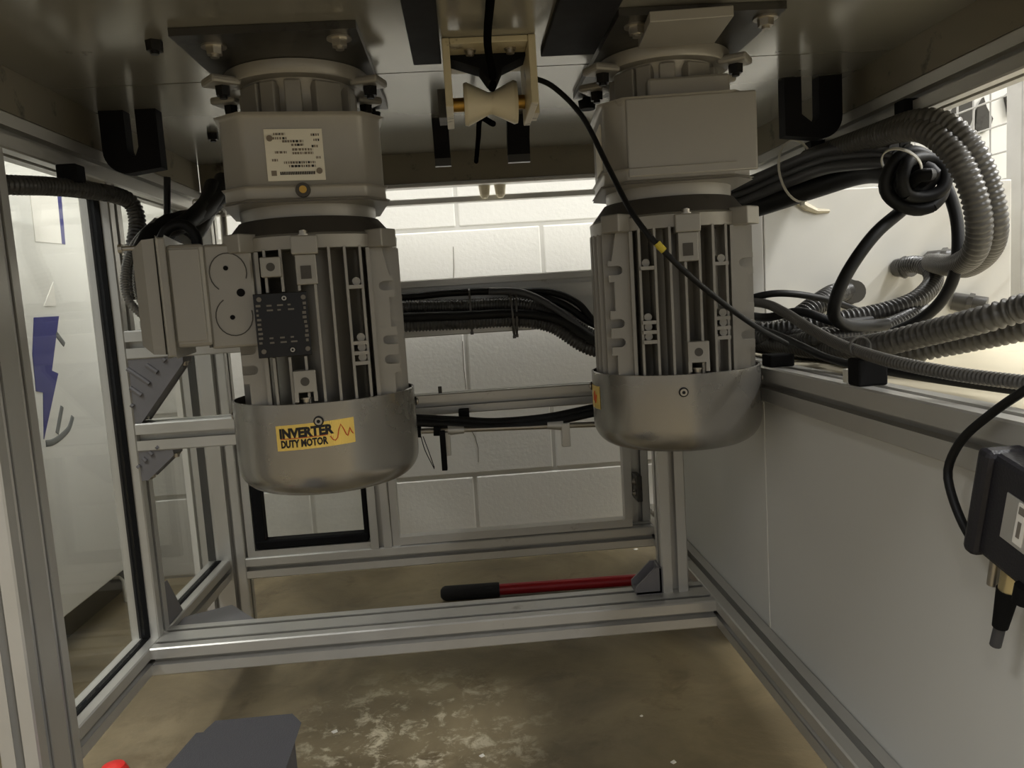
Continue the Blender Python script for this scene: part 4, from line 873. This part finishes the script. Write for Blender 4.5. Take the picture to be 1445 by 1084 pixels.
# left: white cabinet seen through the clear pane
LC = thing('tall_cabinet', 'tall white cabinet with blue lightning bolt sticker behind the clear pane', 'cabinet', (-1.05, 1.45, 0))
box('cabinet_body', -1.30, -0.802, 1.00, 1.90, 0.085, 1.65, CABINET, LC, 0.003)
box('cabinet_plinth', -1.28, -0.86, 1.05, 1.88, 0.0, 0.085, DARKSTEEL, LC)
def decal(name, pts, m, e=0.0012, label=None):
    vs = [Vector(p) for p in pts]; n = len(vs)
    a = [(-0.802, v.y, v.z) for v in vs] + [(-0.802 + e, v.y, v.z) for v in vs]
    fs = [tuple(range(n)), tuple(range(2 * n - 1, n - 1, -1))] + [(i, (i + 1) % n, n + (i + 1) % n, n + i) for i in range(n)]
    return obj(name, a, fs, m, LC, label=label)
decal('lightning_sticker', [(-0.8000,1.5147,0.6576), (-0.8000,1.6052,0.6585), (-0.8000,1.5529,0.5542), (-0.8000,1.5749,0.5467), (-0.8000,1.4946,0.4297), (-0.8000,1.5129,0.5161), (-0.8000,1.4896,0.5215), (-0.8000,1.4938,0.5899)], BLUE, label='blue lightning bolt sticker')
decal('white_triangle', [(-0.8000,1.5546,0.6785), (-0.8000,1.5999,0.7255), (-0.8000,1.5991,0.6782)], PAPER)
decal('paper_notice', [(-0.8000,1.5566,0.9052), (-0.8000,1.6584,0.9199), (-0.8000,1.6520,0.8037), (-0.8000,1.5537,0.8006)], PAPER, label='white paper notice')
decal('notice_edge', [(-0.8000,1.6584,0.9199), (-0.8000,1.6757,0.9224), (-0.8000,1.6661,0.8032), (-0.8000,1.6520,0.8037)], BLUE)
for pts in ([(-0.8000,1.5862,0.6255), (-0.8000,1.5996,0.6137), (-0.8000,1.6133,0.6017)], [(-0.8000,1.5750,0.4806), (-0.8000,1.5617,0.4600), (-0.8000,1.5441,0.4320)], [(-0.8000,1.6109,0.4554), (-0.8000,1.5916,0.4354), (-0.8000,1.5583,0.4240), (-0.8000,1.5250,0.4187), (-0.8000,1.4999,0.4206)]):
    bm = bmesh.new(); add_sweep(bm, spline([(-0.802, p[1], p[2]) for p in pts], 0.01), 0.0065, 8)
    for v in bm.verts: v.co.x = -0.802 + (v.co.x + 0.802) * 0.25
    obm('hook_mark', bm, GREYINK, LC)

# ================================================================== SMALL THINGS ON AND NEAR THE FLOOR
HN = thing('red_handle', 'red tubular tool handle with black foam grip lying on the floor', 'tool', (0.12, 1.61, 0.0))
a = (-0.0916,1.6259,0.0160); b = (0.0351,1.6220,0.0160); c = (0.3346,1.6123,0.0160)
va, vb, vc = Vector(a), Vector(b), Vector(c); dr = (vc - va).normalized()
bm = bmesh.new(); add_sweep(bm, [va, va + dr * 0.004, va + dr * 0.010, vb - dr * 0.004, vb], lambda i: (0.008, 0.013, 0.0158, 0.0158, 0.0150)[i], 20); obm('grip', bm, GRIP, HN, True, label='black foam grip')
bm = bmesh.new(); add_sweep(bm, [vb - dr * 0.01, vc + dr * 0.14], 0.0122, 20); obm('tube', bm, RED, HN, True, label='glossy red tube')

# tool case in the foreground, lid ajar
TC = thing('tool_case', 'dark grey plastic tool case on the floor at the bottom left', 'case', (-0.285, 0.68, 0.0))
prism('case_body', [(-0.331, 0.47), (-0.198, 0.47), (-0.205, 0.775), (-0.215, 0.79), (-0.285, 0.79), (-0.288, 0.78)], 'z', 0.0, 0.215, CASE, TC, bevel=0.008)
prism('case_lid', [(-0.350, 0.47), (-0.3345, 0.47), (-0.2915, 0.782), (-0.304, 0.782)], 'z', 0.0, 0.210, CASE, TC, bevel=0.004)
RC = thing('marker_pen', 'red capped pen tip poking up beside the tool case', 'pen', (-0.395, 0.775, 0.0))
a = Vector((-0.3896,0.7750,0.1849)); 
lathe('barrel', [(0.012, 0.0), (0.013, 0.01), (0.013, a.z - 0.03)], BLACKOX, RC, 20, a.x, a.y); lathe('cap', [(0.0135, a.z - 0.03), (0.0145, a.z - 0.028), (0.0145, a.z - 0.003), (0.011, a.z + 0.004), (0.004, a.z + 0.006)], REDCAP, RC, 20, a.x, a.y)
# tiny paint chips on the floor
for j, (p, s) in enumerate((((0.2402,0.9800,0.0010), 0.004), ((-0.2402,1.1374,0.0010), 0.005), ((0.2242,1.1010,0.0010), 0.0025), ((0.3831,1.8545,0.0010), 0.006), ((-0.0181,1.0375,0.0010), 0.004))):
    o = prism('paint_chip', [(p[0] - s, p[1]), (p[0] - s * 0.2, p[1] - s), (p[0] + s, p[1] - 0.3 * s), (p[0] + 0.5 * s, p[1] + s)], 'z', 0.0, 0.0012, PAPER)
    tag(o, ('small white chip on the floor below the right motor', 'white chip on the floor right of the tool case', 'tiniest white chip on the floor under the right motor', 'white chip on the floor below the far sill at the right', 'white chip in the pale flaked patch on the floor')[j], 'chip', 'paint chips on the floor')
wm = thing('floor_bracket', 'small steel hook on the floor behind the clear pane', 'hook', (-0.8417,1.7835,0.0000))
o_ = Vector((-0.8417,1.7835,0.0000)); bm = bmesh.new(); add_sweep(bm, [o_ + Vector((0.02, 0, 0.0)), o_ + Vector((0.02, 0, 0.05)), o_ + Vector((0.012, 0, 0.058)), o_ + Vector((-0.012, 0, 0.058))], 0.004, 10); obm('hook', bm, ALU_BRIGHT, wm, True)

# ================================================================== SENSOR BOX ON THE MIDDLE RAIL
D = thing('sensor_module', 'black sensor module with metal label hanging from the right middle rail', 'sensor', (0.349, 0.465, 0.50))
rt = Matrix.Rotation(math.radians(13), 3, 'X') 
pv = Vector((0.318, 0.465, 0.50)); SH = Vector((0.031, 0.010, -0.018))
def dbox(nm, x0, x1, y0, y1, z0, z1, m, par, bev=0.001, lab=None): return box(nm, x0 + SH.x, x1 + SH.x, y0 + SH.y, y1 + SH.y, z0 + SH.z, z1 + SH.z, m, par, bev, rt, pv + SH, lab)
hb = dbox('housing', 0.308, 0.334, 0.422, 0.483, 0.458, 0.533, DEVICE, D, 0.004)
dbox('end_cap', 0.303, 0.334, 0.477, 0.490, 0.456, 0.534, DEVICE, D, 0.004)
ml = dbox('metal_label', 0.3072, 0.3085, 0.428, 0.461, 0.482, 0.514, ALU, hb, 0.0003, 'brushed metal label')
dbox('label_print', 0.3066, 0.3073, 0.441, 0.449, 0.485, 0.513, PAPER, hb, 0.0001); dbox('label_print', 0.3062, 0.3067, 0.4425, 0.4475, 0.506, 0.511, PRINTG, hb, 0.0001); dbox('label_print', 0.3062, 0.3067, 0.4435, 0.4465, 0.490, 0.501, PRINTG, hb, 0.0001)
def dpt(x, y, z): return pv + SH + rt @ (Vector((x, y, z)) - pv)
cyl('connector_nut', dpt(0.318, 0.458, 0.460), dpt(0.318, 0.458, 0.440), 0.0062, NUT, D, seg=16); cyl('connector_boot', dpt(0.318, 0.458, 0.442), dpt(0.318, 0.459, 0.412), 0.0072, RUBBER, D, r1=0.0050, seg=16)
cyl('cable_stub', dpt(0.318, 0.459, 0.413), dpt(0.318, 0.460, 0.396), 0.0038, CABLEG, D, seg=12)
cyl('connector_nut', dpt(0.318, 0.474, 0.460), dpt(0.318, 0.473, 0.436), 0.0035, STEEL, D, seg=14)
cyl('knob', dpt(0.308, 0.432, 0.463), dpt(0.308, 0.432, 0.451), 0.0065, RUBBER, D, seg=14)
cable('sensor_cable', [(0.3720,0.4538,0.5755), (0.3640,0.4696,0.5657), (0.3570,0.4790,0.5574), (0.3550,0.5066,0.5392), (0.3520,0.5340,0.5163), (0.3500,0.5475,0.4926), (0.3480,0.5411,0.4755), (0.3480,0.5279,0.4563), (0.3480,0.5168,0.4471)], 0.0032, CABLE, 'thin black cable looping down beside the sensor module')
# grime patches are left to the materials
